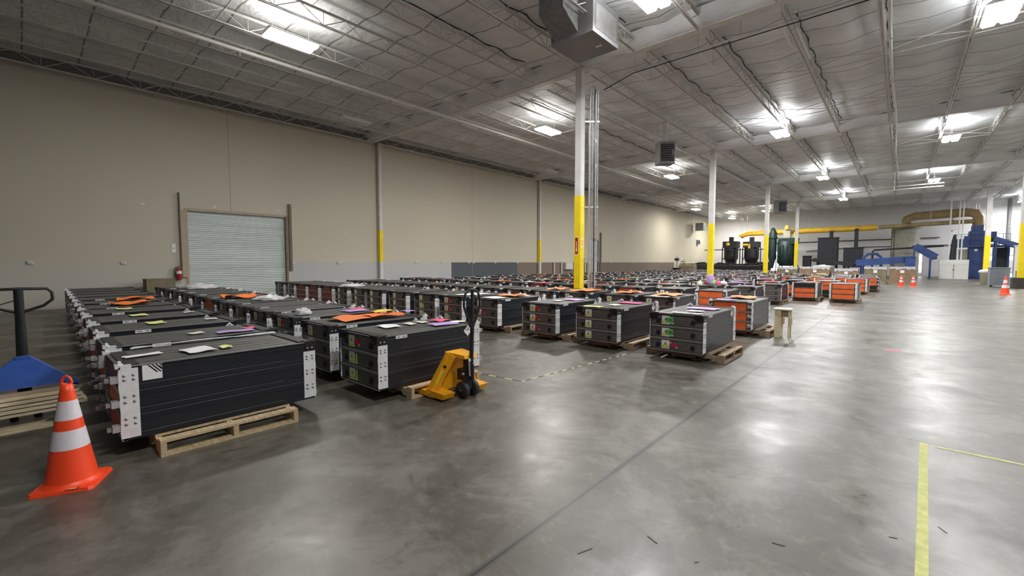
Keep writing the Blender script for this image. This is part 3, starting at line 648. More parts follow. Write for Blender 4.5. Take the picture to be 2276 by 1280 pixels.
# far stacks: one mesh each
def far_mesh(front, rear):
    b = MB(); w = BW/2; H = 3*MH
    b.ext((-w, .02, 0), (w, BL-.02, H), 'black_case'); b.ext((-w, .03, H), (w, BL-.03, H+.004), 'top_case')
    for k in range(3):
        z = k*MH
        b.ext((-w+.05, .005, z+.02), (w-.05, .02, z+MH-.02), front[k]); b.ext((-w+.08, BL-.02, z+.02), (w-.08, BL-.005, z+MH-.02), rear[k])
        for y0, y1 in ((0, .03), (BL-.03, BL)): b.ext((-w, y0, z), (w, y1, z+.012), 'lip')
        if front[k] == 'panel_dark':
            b.ext((-.245, .003, z+.04), (-.135, .005, z+.155), 'paper'); tri(b, -.19, z+.095, .085, .003, 'sign_yellow', .002)
            for x in (-.30, .24): b.box((x, .002, z+.09), (.05, .01, .05), 'sign_black')
        for s in (-1, 1): b.ext((s*(w-.055), BL, z+.06), (s*(w-.01), BL+.05, z+.11), 'plate_white')
    for s in (-1, 1):
        b.ext((s*w, 0, .02), (s*(w+.008), .11, .49), 'plate_white'); b.ext((s*w, BL-.11, .02), (s*(w+.008), BL, H+.02), 'plate_white')
        b.ext((s*(w-.1), -.01, .5), (s*(w+.006), .09, H+.02), 'seam_black'); b.ext((s*(w-.05), BL-.03, H), (s*w, BL+.02, H+.03), 'plate_white')
        b.ext((s*(w-.0), BL-.0, 0), (s*(w-.05), BL+.012, H), 'plate_white') if rear[0] == 'panel_orange' else None
    b.ext((w, .25, H-.045), (w+.002, .42, H-.01), 'paper'); return b.mesh('battery_stack')
O, K, Rr = 'panel_orange', 'panel_dark', 'panel_rust'
FAR = {'dark': far_mesh((K,)*3, (O,)*3), 'rust': far_mesh((Rr,)*3, (K,)*3), 'mixed': far_mesh((K, Rr, K), (O, O, 'seam_black')), 'gap': far_mesh((K,)*3, ('seam_black', O, O))}
# ---- pallets
def pallet_meshes(w=1.22, d=1.04, m='wood_worn'):
    """boards along y, stringers along x"""
    deck = MB()
    for k in range(7): deck.ext((-w/2+k*(w-.10)/6, -d/2, .108), (-w/2+k*(w-.10)/6+(.14 if k in (0, 6) else .09)*(1 if k < 6 else .7), d/2, .128), m)
    st = MB(); st.prism([(-w/2, .020), (-w*.36, .020), (-w*.34, .055), (-w*.16, .055), (-w*.14, .020), (w*.14, .020), (w*.16, .055), (w*.34, .055), (w*.36, .020), (w/2, .020), (w/2, .107), (-w/2, .107)], 'y', -.02, .02, m)
    bt = MB()
    for k in range(4): bt.ext((-w/2+k*(w-.10)/3, -d/2, .0), (-w/2+k*(w-.10)/3+.10, d/2, .019), m)
    return deck.mesh('top_deck'), st.mesh('stringer'), bt.mesh('bottom_deck'), d
def full_pallet_mesh(w=1.22, d=1.04, m='wood_worn'):
    b = MB()
    for k in range(6): b.ext((-w/2+k*(w-.12)/5, -d/2, .108), (-w/2+k*(w-.12)/5+.12, d/2, .128), m)
    for y in (-d/2+.02, 0, d/2-.02): b.ext((-w/2, y-.02, .02), (w/2, y+.02, .108), m)
    for k in range(3): b.ext((-w/2+k*(w-.12)/2, -d/2, 0), (-w/2+k*(w-.12)/2+.12, d/2, .02), m)
    return b.mesh('pallet')
PM = {m: pallet_meshes(m=m) for m in ('wood_worn', 'wood_pale')}; PF = full_pallet_mesh(w=.93)
def pallet(x, y, label, m='wood_worn', rz=0, far=False, group='pallets under the battery stacks'):
    if far: return tag(put('pallet', PF, None, (x, y, 0), rz), label, 'pallet', group)
    t = empty('pallet', (x, y, 0), label, 'pallet', group, rz); a, s, bt, d = PM[m]
    put('top_deck', a, t); put('bottom_deck', bt, t)
    for yy in (-d/2+.02, 0, d/2-.02): put('stringer', s, t, (0, yy, 0))
    return t
ORD = ['first', 'second', 'third', 'fourth', 'fifth', 'sixth', 'seventh', 'eighth', 'ninth', 'tenth', 'eleventh', 'twelfth', 'thirteenth', 'fourteenth', 'fifteenth', 'sixteenth', 'seventeenth', 'eighteenth']
GA = 'battery stacks on pallets in the front rows'; GB = 'battery stacks on pallets in the far rows'
# row A: terminal ends face the camera-left, so turned half round
AX = [-4.86, -5.98, -7.24, -8.48, -9.85, -11.0, -12.25, -13.6, -14.85, -16.1, -17.4, -18.6]     # centres
for k, x in enumerate(AX):
    y0 = .46+.035*k
    lab = 'black three-tier battery stack, %s back from the camera in the leftmost row' % ORD[k] if k else 'nearest black battery stack with white end plates, on a pale pallet behind the traffic cone'
    st_ = stack((x, y0+BL), math.pi+(0 if k < 3 else rnd.uniform(-.015, .015)), lab, GA, rear=(O if k in (0, 4) else Rr, O, Rr), detail=2 if k < 8 else 1, hazard=(k != 0))
    if k == 0: ROW_A0 = st_
    elif k < 8:
        put('name_tag', TAGL, st_, (0, BL-.42, 3*MH-.024))
        if k > 1: put('hazard_sticker', HAZL, st_, (0, .17, 3*MH-.075))
    pallet(x+.0, y0+.72, 'wooden pallet under the %s battery stack back in the leftmost row' % ORD[k] if k else 'pale wooden pallet under the nearest battery stack', 'wood_pale' if k == 0 else 'wood_worn', far=k > 3 or k == 1)
b = MB(); xx = -4.45; b.ext((xx+.001, .60, .585), (xx+.0025, .725, .705), 'paper')
for k in range(4):
    y0 = .632+.024*k; y1 = y0+.013; m_ = .055
    def q(y): d = min(m_, .7245-y); return (xx+.0035, y+d, .7045-d*1.2)
    b.add([(xx+.0035, y0, .7045), (xx+.0035, y1, .7045), q(y1), q(y0)], [(0, 1, 2, 3)], 'sign_black')
b.add([(xx+.0035, .724, .672), (xx+.0035, .724, .658), (xx+.0035, .700, .686), (xx+.0035, .708, .690)], [(0, 1, 2, 3)], 'sign_black')
hz = b.build('hazard_sticker', None); hz.parent = ROW_A0; hz.matrix_parent_inverse = Matrix.LocRotScale(ROW_A0.location, ROW_A0.rotation_euler, ROW_A0.scale).inverted()
# row B
BX = [-4.56, -5.72, -6.86, -7.98, -9.02, -10.12, -11.22, -12.35, -13.6, -14.85, -16.1, -17.4]
bm = {0: ('tag_lime', 'tag_lime', 'ng'), 1: (None, 'tag_green', None), 2: ('ng', None, 'ng')}
for k, x in enumerate(BX):
    y0 = 2.50+.03*k; oj = k == 6
    lab = ['black battery stack with red and green slips, yellow pallet jack pushed under it', 'battery stack with orange and yellow sheets on top, behind the yellow jack stack'][k] if k < 2 else 'black three-tier battery stack, %s back from the yellow jack in the second row' % ORD[k]
    stack((x, y0), 0 if k < 2 else rnd.uniform(-.02, .02), lab, GA, front=(O,)*3 if oj else (K,)*3, marks=bm.get(k, (None,)*3), detail=2 if k < 6 else 1)
    pallet(x+(.0 if k else -.05), y0+.84, 'wooden pallet under the %s battery stack back from the yellow jack in the second row' % ORD[k] if k else 'worn pallet lifted by the yellow pallet jack', far=k > 0, m='wood_pale' if k == 0 else 'wood_worn')
# row C
CX = [-2.98, -4.40, -5.70, -7.24, -8.40, -9.42, -10.65, -11.85, -12.80, -13.9, -14.95, -16.0, -17.05, -18.1, -19.15]
cm_ = {0: ('NG', 'OK', 'OK'), 2: ('ng', 'ng', 'ng'), 3: (None, 'ng', None), 4: ('tag_green', 'ng', 'ng'), 5: ('tag_lime', 'tag_lime', None)}
for k, x in enumerate(CX):
    y0 = 6.70+.015*k; rust = k in (10, 11, 12)
    lab = ['grey-fronted battery stack marked OK, OK and NG, right end of third row', 'battery stack with a lime sheet on its front edge, second from right in third row', 'battery stack with three red NG slips, third from the right in the third row'][k] if k < 3 else '%s battery stack, %s from the right in the third row' % ('rust-fronted' if rust else 'black three-tier', ORD[k])
    stack((x+BW/2, y0), (0, .0, 0, 0)[k] if k < 4 else rnd.uniform(-.02, .02), lab, GA, front=(Rr,)*3 if rust else (K,)*3, marks=cm_.get(k, (None,)*3), detail=2 if k < 9 else 1, sy=1.12)
    pallet(x+BW/2+(.05 if k == 0 else 0) , y0+.72, 'worn wooden pallet under the %s battery stack from the right in the third row' % ORD[k] if k else 'worn wooden pallet jutting out under the stack marked OK and NG', far=k > 3)
# row D
DX = [-3.03, -4.62, -5.66, -6.92, -7.95, -9.02, -10.2, -11.4, -12.6, -13.8, -15.0, -16.2, -17.4, -18.6]
for k, x in enumerate(DX):
    rot = k == 0; y0 = 9.72
    lab = 'orange-panelled battery stack beside the small wooden stool, right end of the fourth row' if k == 0 else 'black battery stack, %s from the right in the fourth row' % ORD[k]
    if rot: stack((x+BW/2, y0+BL*1.1), math.pi, lab, GA, detail=2, sy=1.1, rear=(O,)*3)
    else: stack((x+BW/2, y0), rnd.uniform(-.02, .02), lab, GA, detail=2 if k < 5 else 1, sy=1.08)
    pallet(x+BW/2+(.08 if k == 0 else 0), y0+.80, 'wooden pallet under the %s battery stack from the right in the fourth row' % ORD[k], far=k > 0)
# rows beyond: (y, rightmost left-edge, count, turned indices)
FARROWS = [(12.95, -4.42, 13, (0,)), (15.45, -4.28, 12, (4, 5)), (17.95, -3.98, 13, (3,)), (20.45, -1.98, 15, (0, 1, 2)), (23.1, -2.75, 14, (0, 1, 2, 4)), (26.3, -1.95, 14, (0, 1, 3)),
           (28.9, -1.6, 15, (0, 1, 2, 3, 5)), (31.6, -1.75, 14, (0, 1, 3, 4, 6)), (34.2, -1.9, 14, (0, 1, 2, 4, 6)), (36.8, -2.3, 13, (0, 1, 2, 4, 6)), (40.9, -8.9, 9, ()), (43.4, -9.3, 9, ()), (46.0, -9.6, 8, ()), (48.6, -10.2, 8, ())]
PROPS = [('purple', 'sheet_purple'), ('orange', 'sheet_orange'), ('pink', 'sheet_pink'), ('white', 'paper'), ('lime', 'paper_yellow')]
def sheet_obj(name, label, m, c, w, l, rz=0, z=0, wave=.006, group=None, cat='sheet', n=8, th=.002):
    r = random.Random(sum(map(ord, label))); b = MB(); vs = []
    ph = [r.uniform(0, 6) for _ in range(4)]
    for t in (0, 1):
        for j in range(n+1):
            for i in range(n+1):
                u, v = i/n-.5, j/n-.5; e = .03*math.sin(ph[3]+9*v) if i in (0, n) else 0
                zz = wave*(1+math.sin(ph[0]+u*7)*math.cos(ph[1]+v*6)) if t else wave*(1+math.sin(ph[0]+u*7)*math.cos(ph[1]+v*6))+th
                vs.append((u*w*(1+.05*math.sin(ph[2]+v*8)), v*l*(1+.04*math.sin(ph[3]+u*7)), zz))
    N1 = (n+1)**2; fs = []
    for t in (0, 1):
        for j in range(n):
            for i in range(n): a = t*N1+j*(n+1)+i; fs.append((a, a+1, a+n+2, a+n+1))
    b.add(vs, fs, m, True); return tag(b.build(name, None, (c[0], c[1], z), rz), label, cat, group)
def clump(label, m, c, r, h, z, name='plastic_film', cat='plastic film'):
    rr = random.Random(len(label)*7+int(abs(c[0])*10)); bm_ = bmesh.new(); bmesh.ops.create_icosphere(bm_, subdivisions=3, radius=1)
    for v in bm_.verts:
        k = 1+.28*math.sin(v.co.x*7+rr.random())*math.cos(v.co.y*6)+rr.uniform(-.10, .10); v.co = Vector((v.co.x*k*r[0], v.co.y*k*r[1], max(-.0, v.co.z*.9+.05)*k*h))
    zmin = min(v.co.z for v in bm_.verts)
    for v in bm_.verts: v.co.z -= zmin
    me = bpy.data.meshes.new(name); bm_.to_mesh(me); bm_.free(); me.materials.append(MATS[m])
    for p in me.polygons: p.use_smooth = True
    return tag(put(name, me, None, (c[0], c[1], z)), label, cat)
frow = 4
for (y0, xl, n, turned) in FARROWS:
    x = xl; kk = 0
    for k in range(n):
        if x < -19.9: break
        typ = 'dark'
        if k in turned: typ = rnd.choice(('dark', 'mixed', 'gap')) if y0 > 21 else ('mixed' if (y0 == 20.45 and k == 1) else 'dark')
        elif rnd.random() < .16: typ = 'rust'
        rz = (math.pi if k in turned else 0)+rnd.uniform(-.025, .025); yy = y0+rnd.uniform(-.06, .06)
        near = y0 < 19
        colr = 'orange-panelled' if k in turned else ('rust-fronted' if typ == 'rust' else 'black')
        lab = '%s battery stack, %s from the right in the %s row from the camera' % (colr, ORD[k], ORD[frow])
        cx = x+BW/2
        if near:
            stack((cx, yy+(BL if k in turned else 0)), rz, lab, GB, front=(Rr,)*3 if typ == 'rust' else (K,)*3, detail=1)
        else:
            tag(put('battery_stack', FAR[typ], None, (cx, yy+(BL if k in turned else 0), .13), rz), lab, 'battery stack', GB)
        pallet(cx+rnd.uniform(-.05, .05), yy+.75, 'wooden pallet under the %s battery stack from the right in the %s row' % (ORD[k], ORD[frow]), far=True)
        if rnd.random() < .34:
            nm, mm = rnd.choice(PROPS); z = .13+3*MH+(.026 if near else .012)
            sheet_obj('paper_sheet', '%s sheet on top of the %s battery stack from the right in the %s row' % (nm, ORD[k], ORD[frow]), mm, (cx+rnd.uniform(-.1, .1), yy+rnd.uniform(.4, 1.1)), rnd.uniform(.3, .6), rnd.uniform(.4, .8), rnd.uniform(-.1, .1), z, .012 if nm == 'orange' else .004, 'loose sheets on the far stacks', n=5)
        x -= 1.22+rnd.uniform(-.04, .05) if y0 > 24 else 1.20+rnd.uniform(0, .07)
        kk += 1
    frow += 1
# ------------------------------------------------------------------ things lying on the front stacks
ZT = .132+3*MH+.0125
def S(name, label, m, x, y, w, l, rz=0, wave=.004, dz=0, group='papers on the front stacks'): return sheet_obj(name, label, m, (x, y), w, l, rz, ZT+dz, wave, group)
S('paper_sheet', 'white paper sheet on the nearest battery stack', 'paper', -4.76, 1.04, .27, .22, .12)
S('paper_note', 'small yellow note beside the white sheet on the nearest stack', 'paper_yellow', -4.74, 1.25, .15, .09, .0)
S('paper_strip', 'torn pale blue strip at the left end of the nearest stack', 'paper', -4.83, .66, .10, .26, .1)
S('film_strip', 'torn white film edge along the back of the nearest stack', 'film', -5.235, 1.25, .035, 1.2, 0, .012)
S('paper_note', 'yellow note on the third stack back in the leftmost row', 'paper_yellow', -7.33, 1.15, .30, .18, 0)
S('paper_note', 'yellow note on the fourth stack back in the leftmost row', 'paper_yellow', -8.58, 1.15, .30, .20, 0)
S('paper_note', 'yellow note on the fifth stack back in the leftmost row', 'paper_yellow', -9.95, 1.15, .3, .20, 0)
S('paper_note', 'small cream note on the second stack back in the leftmost row', 'paper_cream', -5.9, 1.28, .14, .14, 0)
S('paper_sheet', 'purple paper on the second stack back in the leftmost row', 'sheet_purple', -5.74, 1.62, .16, .36, 0)
S('paper_note', 'small pink note on the second stack back in the leftmost row', 'sheet_pink', -5.9, 1.82, .16, .12, 0)
S('plastic_sheet', 'crumpled orange sheet on the sixth stack back in the leftmost row', 'sheet_orange', -11.0, 1.35, .5, .55, 0, .03)
S('plastic_sheet', 'crumpled orange sheet on the seventh stack back in the leftmost row', 'sheet_orange', -12.3, 1.6, .4, .6, 0, .03)
S('paper_note', 'white note on the third stack back in the leftmost row', 'paper', -7.25, 1.75, .12, .14); S('paper_note', 'white note on the fourth stack back in the leftmost row', 'paper', -8.5, 1.75, .12, .14)
S('paper_sheet', 'white paper sheet near the label end of the yellow jack stack', 'paper', -4.75, 3.02, .28, .22, -.1)
S('paper_note', 'first cream note in the middle of the yellow jack stack', 'paper_cream', -4.73, 3.32, .18, .12, 0); S('paper_note', 'second cream note in the middle of the yellow jack stack', 'paper_cream', -4.74, 3.52, .16, .12, .1)
S('paper_sheet', 'purple paper on the yellow jack stack', 'sheet_purple', -4.40, 3.60, .24, .34, -.15); S('paper_sheet', 'pink paper on the yellow jack stack', 'sheet_pink', -4.72, 3.80, .22, .22, .2)
S('paper_sheet', 'folded white paper at the far end of the yellow jack stack', 'paper', -4.42, 3.86, .16, .18, .2)
S('plastic_sheet', 'bright orange sheet lying across the stack behind the yellow jack stack', 'sheet_orange', -5.75, 3.12, .52, .62, .15, .02); S('plastic_sheet', 'second orange sheet on the stack behind the yellow jack stack', 'sheet_orange', -5.62, 3.50, .34, .5, -.1, .02, .018)
S('plastic_sheet', 'yellow sheet over the orange ones behind the yellow jack stack', 'sheet_yellow', -5.80, 3.58, .22, .34, .1, .008, .062); S('paper_sheet', 'purple paper at the far end of the stack behind the yellow jack stack', 'sheet_purple', -5.52, 3.85, .2, .16, 0, .006, .06)
S('paper_sheet', 'purple paper on the third stack of the second row', 'sheet_purple', -6.72, 3.65, .3, .38, 0); S('paper_sheet', 'pink paper on the third stack of the second row', 'sheet_pink', -6.98, 3.82, .22, .24, 0)
S('plastic_sheet', 'heap of orange sheets on the seventh stack of the second row', 'sheet_orange', -11.22, 3.3, .62, .7, 0, .04)
S('paper_sheet', 'lime sheet at the front edge of the second stack from the right, third row', 'paper_yellow', -4.12, 6.83, .36, .16, 0); S('paper_note', 'cream note on the second stack from the right, third row', 'paper_cream', -3.96, 7.35, .2, .2, 0)
S('paper_sheet', 'pink paper on the second stack from the right, third row', 'sheet_pink', -3.95, 7.95, .45, .3, 0)
S('paper_sheet', 'purple paper on the stack marked OK and NG', 'sheet_purple', -2.52, 7.8, .5, .34, 0); S('paper_note', 'white note on the stack marked OK and NG', 'paper', -2.48, 7.3, .22, .22, 0); S('paper_sheet', 'white sheet at the front edge of the stack marked OK and NG', 'paper', -2.45, 6.84, .45, .1, 0, .002, .012)
S('paper_sheet', 'purple paper on the third stack from the right, third row', 'sheet_purple', -5.2, 7.85, .4, .36, 0); S('paper_note', 'cream note on the third stack from the right, third row', 'paper_cream', -5.3, 7.4, .2, .18)
S('plastic_sheet', 'orange sheet on the fourth stack from the right, third row', 'sheet_orange', -6.8, 7.7, .6, .5, 0, .03); S('paper_sheet', 'white papers on the fourth stack from the right, third row', 'paper', -6.85, 7.1, .5, .4, 0)
S('paper_sheet', 'white papers on the fifth stack from the right, third row', 'paper', -8.0, 7.5, .5, .8, 0)
S('paper_sheet', 'purple sheet on the orange-panelled stack beside the stool', 'sheet_purple', -2.75, 9.95, .38, .24, .1); S('plastic_sheet', 'orange sheets on the orange-panelled stack beside the stool', 'sheet_orange', -2.62, 10.75, .5, .6, .2, .025)
S('plastic_sheet', 'orange sheet on the second stack from the right, fourth row', 'sheet_orange', -4.2, 10.5, .55, .8, 0, .02); S('paper_note', 'cream strip on the second stack from the right, fourth row', 'paper_cream', -4.2, 9.92, .45, .16)
S('plastic_sheet', 'orange sheet on the third stack from the right, fourth row', 'sheet_orange', -5.25, 10.5, .45, .7, 0, .03); S('plastic_sheet', 'orange sheet on the fourth stack from the right, fourth row', 'sheet_orange', -6.5, 10.4, .6, .9, 0, .03)
S('plastic_sheet', 'orange sheet on the fifth stack from the right, fourth row', 'sheet_orange', -7.5, 10.5, .5, .6, 0, .03)
clump('white folded film standing on the third stack of the second row', 'film', (-6.85, 2.85), (.10, .12), .10, ZT)
clump('crumpled white film on the sixth stack of the second row', 'film', (-10.12, 3.5), (.26, .3), .10, ZT)
clump('white plastic bag heap on the eleventh stack of the second row', 'film', (-16.1, 3.6), (.35, .45), .16, ZT)
clump('crumpled white film on the tenth stack from the right, third row', 'film', (-13.5, 7.2), (.2, .4), .10, ZT)
clump('lilac plastic film bundle standing near the second column', 'sheet_purple', (-5.17, 16.72), (.13, .13), .34, .745)
# coloured bundles on the sixth row near that film
for (bx, by, m, w, l, lab) in ((-5.28, 15.86, 'paper_cream', .09, .11, 'tan'), (-5.12, 16.12, 'tag_red', .08, .12, 'red'), (-4.95, 16.36, 'tag_green', .10, .12, 'green'), (-4.74, 16.10, 'sheet_pink', .09, .11, 'pink'), (-4.72, 16.68, 'paper', .10, .11, 'white')):
    clump('%s plastic bundle among the bright bundles near the lilac film' % lab, m, (bx, by), (w, l), .13, .745)

# ------------------------------------------------------------------ traffic cones
def cone(x, y, s, lab, rz=0, group=None, bands=True):
    t = empty('traffic_cone', (x, y, 0), lab, 'traffic cone', group, rz)
    b = MB(); e = .172; q = .150
    pts = [(e, -q), (e, q), (q, e), (-q, e), (-e, q), (-e, -q), (-q, -e), (q, -e)]
    b.hull([(px, py, 0) for px, py in pts], [(px*.96, py*.96, .022) for px, py in pts], 'cone_orange'); b.lathe([(.165, .022), (.150, .03), (.138, .05)], 'cone_orange', n=28)
    o = b.build('cone_base', t)
    MB().box((.155, .06, .0215), (.025, .07, .002), 'sign_black', ry=.0).box((.155, .06, .0228), (.010, .05, .001), 'paper_yellow').build('maker_label', t)
    b = MB(); prof = [(.138, .045), (.030, .715), (.026, .728)]
    b.lathe([(.138-.108*(k/12), .045+.67*(k/12)) for k in range(13)]+[(.022, .716), (.014, .71), (.014, .60)], 'cone_orange', n=32); b.build('cone_body', t)
    for z0, z1 in ((.27, .40), (.47, .60)):
        r0 = .138-.108*(z0-.045)/.67+.0015; r1 = .138-.108*(z1-.045)/.67+.0015
        MB().lathe([(r0, z0), (r1, z1)], 'cone_white', n=32).build('reflective_band', t)
    for s_ in ( 1,): MB().tube([(-.0, -.024, .695), (-.0, -.027, .73), (0, -.017, .757), (0, 0, .768), (0, .017, .757), (.0, .027, .73), (.0, .024, .695)], .0085, 'cone_orange', 8).build('top_loop', t)
    t.scale = (s, s, s); return t
cone(-4.21, .17, .975, 'large orange traffic cone with two white bands in the left foreground', -.43)
cone(.05, 37.0, 1.0, 'far orange cone, left of the pair by the cartons', 0, 'far traffic cones'); cone(.62, 37.2, 1.0, 'far orange cone, right of the pair by the cartons', 0, 'far traffic cones')
cone(3.72, 30.9, 1.15, 'orange cone in front of the grey bin at the far right', 0, 'far traffic cones')

# ------------------------------------------------------------------ yellow pallet jack (forks point to -x)
t = empty('pallet_jack', (-3.95, 3.30, 0), 'yellow pallet jack with black handle pushed under the second stack', 'pallet jack')
for s in (-1, 1):
    b = MB(); y = s*.26; w = .08
    b.prism([(-.95, .045), (-.90, .075), (.05, .085), (.05, .03), (-.88, .03)], 'y', y-w, y+w, 'jack_yellow'); b.build('fork', t, bevel=.004)
    # side cheek rising from the heel to the head
    b = MB(); yb, yt = s*.335, s*.13
    lo = [(-.03, yb, .02), (.14, yb, .02), (.27, yt, .46), (.12, yt, .50)]; hi = [(p[0], p[1]-s*.018, p[2]) for p in lo]
    b.hull(lo, hi, 'jack_yellow'); lo = [(.02, yb, .03), (.30, yb, .03), (.33, yb, .09), (.02, yb, .10)]; b.hull(lo, [(p[0], p[1]-s*.16, p[2]) for p in lo], 'jack_yellow'); b.build('side_frame', t)
b = MB(); b.hull([(.02, -.34, .06), (.02, .34, .06), (.10, .34, .06), (.10, -.34, .06)], [(.13, -.13, .50), (.13, .13, .50), (.17, .13, .50), (.17, -.13, .50)], 'jack_yellow')
b.hull([(.10, -.13, .46), (.40, -.09, .45), (.40, .09, .45), (.10, .13, .46)], [(.10, -.13, .505), (.38, -.09, .49), (.38, .09, .49), (.10, .13, .505)], 'jack_yellow'); b.build('frame_head', t, bevel=.004)
b = MB(); v0 = Vector((.115, -.337, .12)); 
lo = [(.030, -.3385, .14), (.12, -.3385, .14), (.21, -.226, .36), (.14, -.226, .37)]
p0 = [(.06, -.342+.0*0, .13), (.16, -.342, .13), (.225, -.247, .33), (.14, -.247, .34)]
def onplane(x, z): # cheek surface of the camera side
    k = (z-.02)/.46; return (x, -.335-.004+.205*k, z)
MB().add([onplane(.035, .16), onplane(.135, .16), onplane(.185, .31), onplane(.09, .32)], [(0, 1, 2, 3)], 'sign_yellow').build('warning_decal', t)
MB().add([onplane(.10, .345), onplane(.195, .335), onplane(.203, .36), onplane(.11, .37)], [(0, 1, 2, 3)], 'sign_black').build('name_decal', t)
MB().add([onplane(.03, .105), onplane(.09, .105), onplane(.10, .14), onplane(.04, .145)], [(0, 1, 2, 3)], 'paper').build('round_decal', t)
for s in (-1, 1):
    b = MB(); b.lathe([(.03, -.028), (.085, -.03), (.095, -.02), (.095, .02), (.085, .03), (.03, .028)], 'rubber', (.34, s*.075, .095), 24, axis='y'); b.build('steer_wheel', t)
    b = MB(); b.lathe([(.0, -.032), (.05, -.032), (.055, -.028)], 'jack_black', (.34, s*.075, .095), 12, axis='y'); b.lathe([(0, .032), (.05, .032), (.055, .028)], 'jack_black', (.34, s*.075, .095), 12, axis='y'); b.lathe([(0, -.036), (.012, -.036), (.012, -.03)], 'bolt', (.34, s*.075, .095), 8, axis='y'); b.build('wheel_hub', t)
    b = MB(); b.lathe([(.0, -.03), (.038, -.03), (.038, .03), (0, .03)], 'rubber', (-.82, s*.26, .038), 14, axis='y'); b.build('fork_roller', t)
b = MB(); b.tube([(.34, 0, .10), (.34, 0, .44)], [.055, .045], 'jack_black', 14); b.ext((.24, -.07, .20), (.36, .07, .32), 'jack_black'); b.tube([(.34, -.07, .095), (.34, .07, .095)], .02, 'bolt', 8); b.tube([(.42, .0, .20), (.42, 0, .38)], .022, 'jack_black', 10); b.lathe([(0, -.02), (.018, -.02), (.018, .0)], 'bolt', (.36, -.08, .28), 10, axis='y'); b.build('pump_body', t)
MB().tube([(.42, -.04, .26), (.42, -.05, .42)], .012, 'steel', 8).box((.42, -.045, .44), (.02, .02, .03), 'paper').build('release_rod', t)
MB().tube([(.40, 0, .36), (.42, 0, .80)], [.026, .022], 'jack_black', 12).tube([(.42, 0, .80), (.425, 0, 1.21)], .017, 'jack_black', 8).build('handle_shaft', t)
b = MB(); pts = [(.42, 0, .77)]
for a, z in ((.03, .84), (.085, .95), (.12, 1.04), (.118, 1.12), (.095, 1.18), (.05, 1.215), (0, 1.222)): pts.append((.42, a, z))
pts += [(.42, -p[1], p[2]) for p in reversed(pts[:-1])]
b.tube(pts, .013, 'jack_black', 10); b.build('loop_handle', t); MB().box((.40, .03, 1.12), (.05, .02, .09), 'jack_black').build('control_lever', t)
t.location.z = 0.0

# ------------------------------------------------------------------ blue pallet jack and plank pile at the left edge
t = empty('pallet_jack', (-6.35, -.03, 0), 'blue pallet jack with dark loop handle at the left edge', 'pallet jack')
b = MB(); b.hull([(.27, -.36, .345), (.27, .36, .345), (.18, .36, .345), (.18, -.36, .345)], [(.03, -.055, .60), (.03, .055, .60), (-.03, .055, .60), (-.03, -.055, .60)], 'jack_blue'); b.ext((-.03, -.05, .5), (.05, .05, .612), 'jack_blue'); b.build('frame_head', t, bevel=.004)
for s in (-1, 1):
    MB().hull([(.18, s*.36, .33), (.28, s*.36, .33), (.28, s*.26, .33), (.18, s*.26, .33)], [(.18, s*.36, .36), (.28, s*.36, .36), (.28, s*.26, .36), (.18, s*.26, .36)], 'jack_blue').ext((.15, s*.33-.04, .09), (.22, s*.33+.04, .34), 'jack_blue').build('side_frame', t)
    MB().prism([(.15, .06), (.9, .05), (.95, .085), (.15, .10)], 'y', s*.26-.08, s*.26+.08, 'jack_blue').build('fork', t)
    MB().lathe([(0, -.028), (.09, -.028), (.09, .028), (0, .028)], 'rubber', (-.06, s*.08, .09), 20, axis='y').build('steer_wheel', t)
    MB().lathe([(0, -.03), (.05, -.03), (.05, .03), (0, .03)], 'rubber', (.84, s*.26, .05), 14, axis='y').build('fork_roller', t)
MB().tube([(-.05, 0, .08), (-.05, 0, .55)], .05, 'jack_black', 12).build('pump_body', t)
MB().tube([(-.04, 0, .55), (-.02, 0, .92)], [.042, .036], 'jack_black', 12).tube([(-.02, 0, .9), (0, 0, 1.26)], .034, 'jack_black', 10).build('handle_shaft', t)
b = MB(); pts = [(-.02, 0, 1.03), (-.01, .16, 1.09), (0, .225, 1.15), (0, .225, 1.22), (0, .19, 1.26), (0, 0, 1.265)]; pts += [(p[0], -p[1], p[2]) for p in reversed(pts[:-1])]
b.tube(pts, .014, 'jack_black', 10); b.build('loop_handle', t); MB().tube([(.0, -.01, 1.16), (.02, -.12, 1.12)], .006, 'jack_black', 6).build('control_lever', t)
ce = text_mesh('CE', .09, 'jack_black', .0005); ce.transform(Matrix.Translation((.076, 0, .54)) @ Matrix.Rotation(math.radians(43.4)-math.pi/2, 4, 'Y') @ Matrix.Rotation(math.pi/2, 4, 'Z') @ Matrix.Rotation(math.pi/2, 4, 'X')); put('lettering', ce, t)
t = empty('plank_pile', (-5.83, -.35, 0), 'narrow pile of pale wooden planks on a bottom board, left edge before the blue jack', 'planks')
for k in range(5): MB().ext((-.22, -.75, .145+k*.037), (.0+.012*(k % 2), .66+.02*((k*3) % 4), .171+k*.037), 'wood_raw').build('plank', t)
MB().ext((-.18, -.7, .15), (-.02, .6, .325), 'wood_worn').build('core_board', t)
for y in (-.7, -.05, .57): MB().ext((-.20, y, .02), (-.02, y+.09, .144), 'wood_worn').build('spacer_block', t)
MB().ext((-.22, -.75, 0), (.0, .66, .02), 'wood_raw').build('bottom_board', t)
MB().ext((-.05, .60, .33), (.01, .69, .345), 'wood_worn').build('cap_board', t)

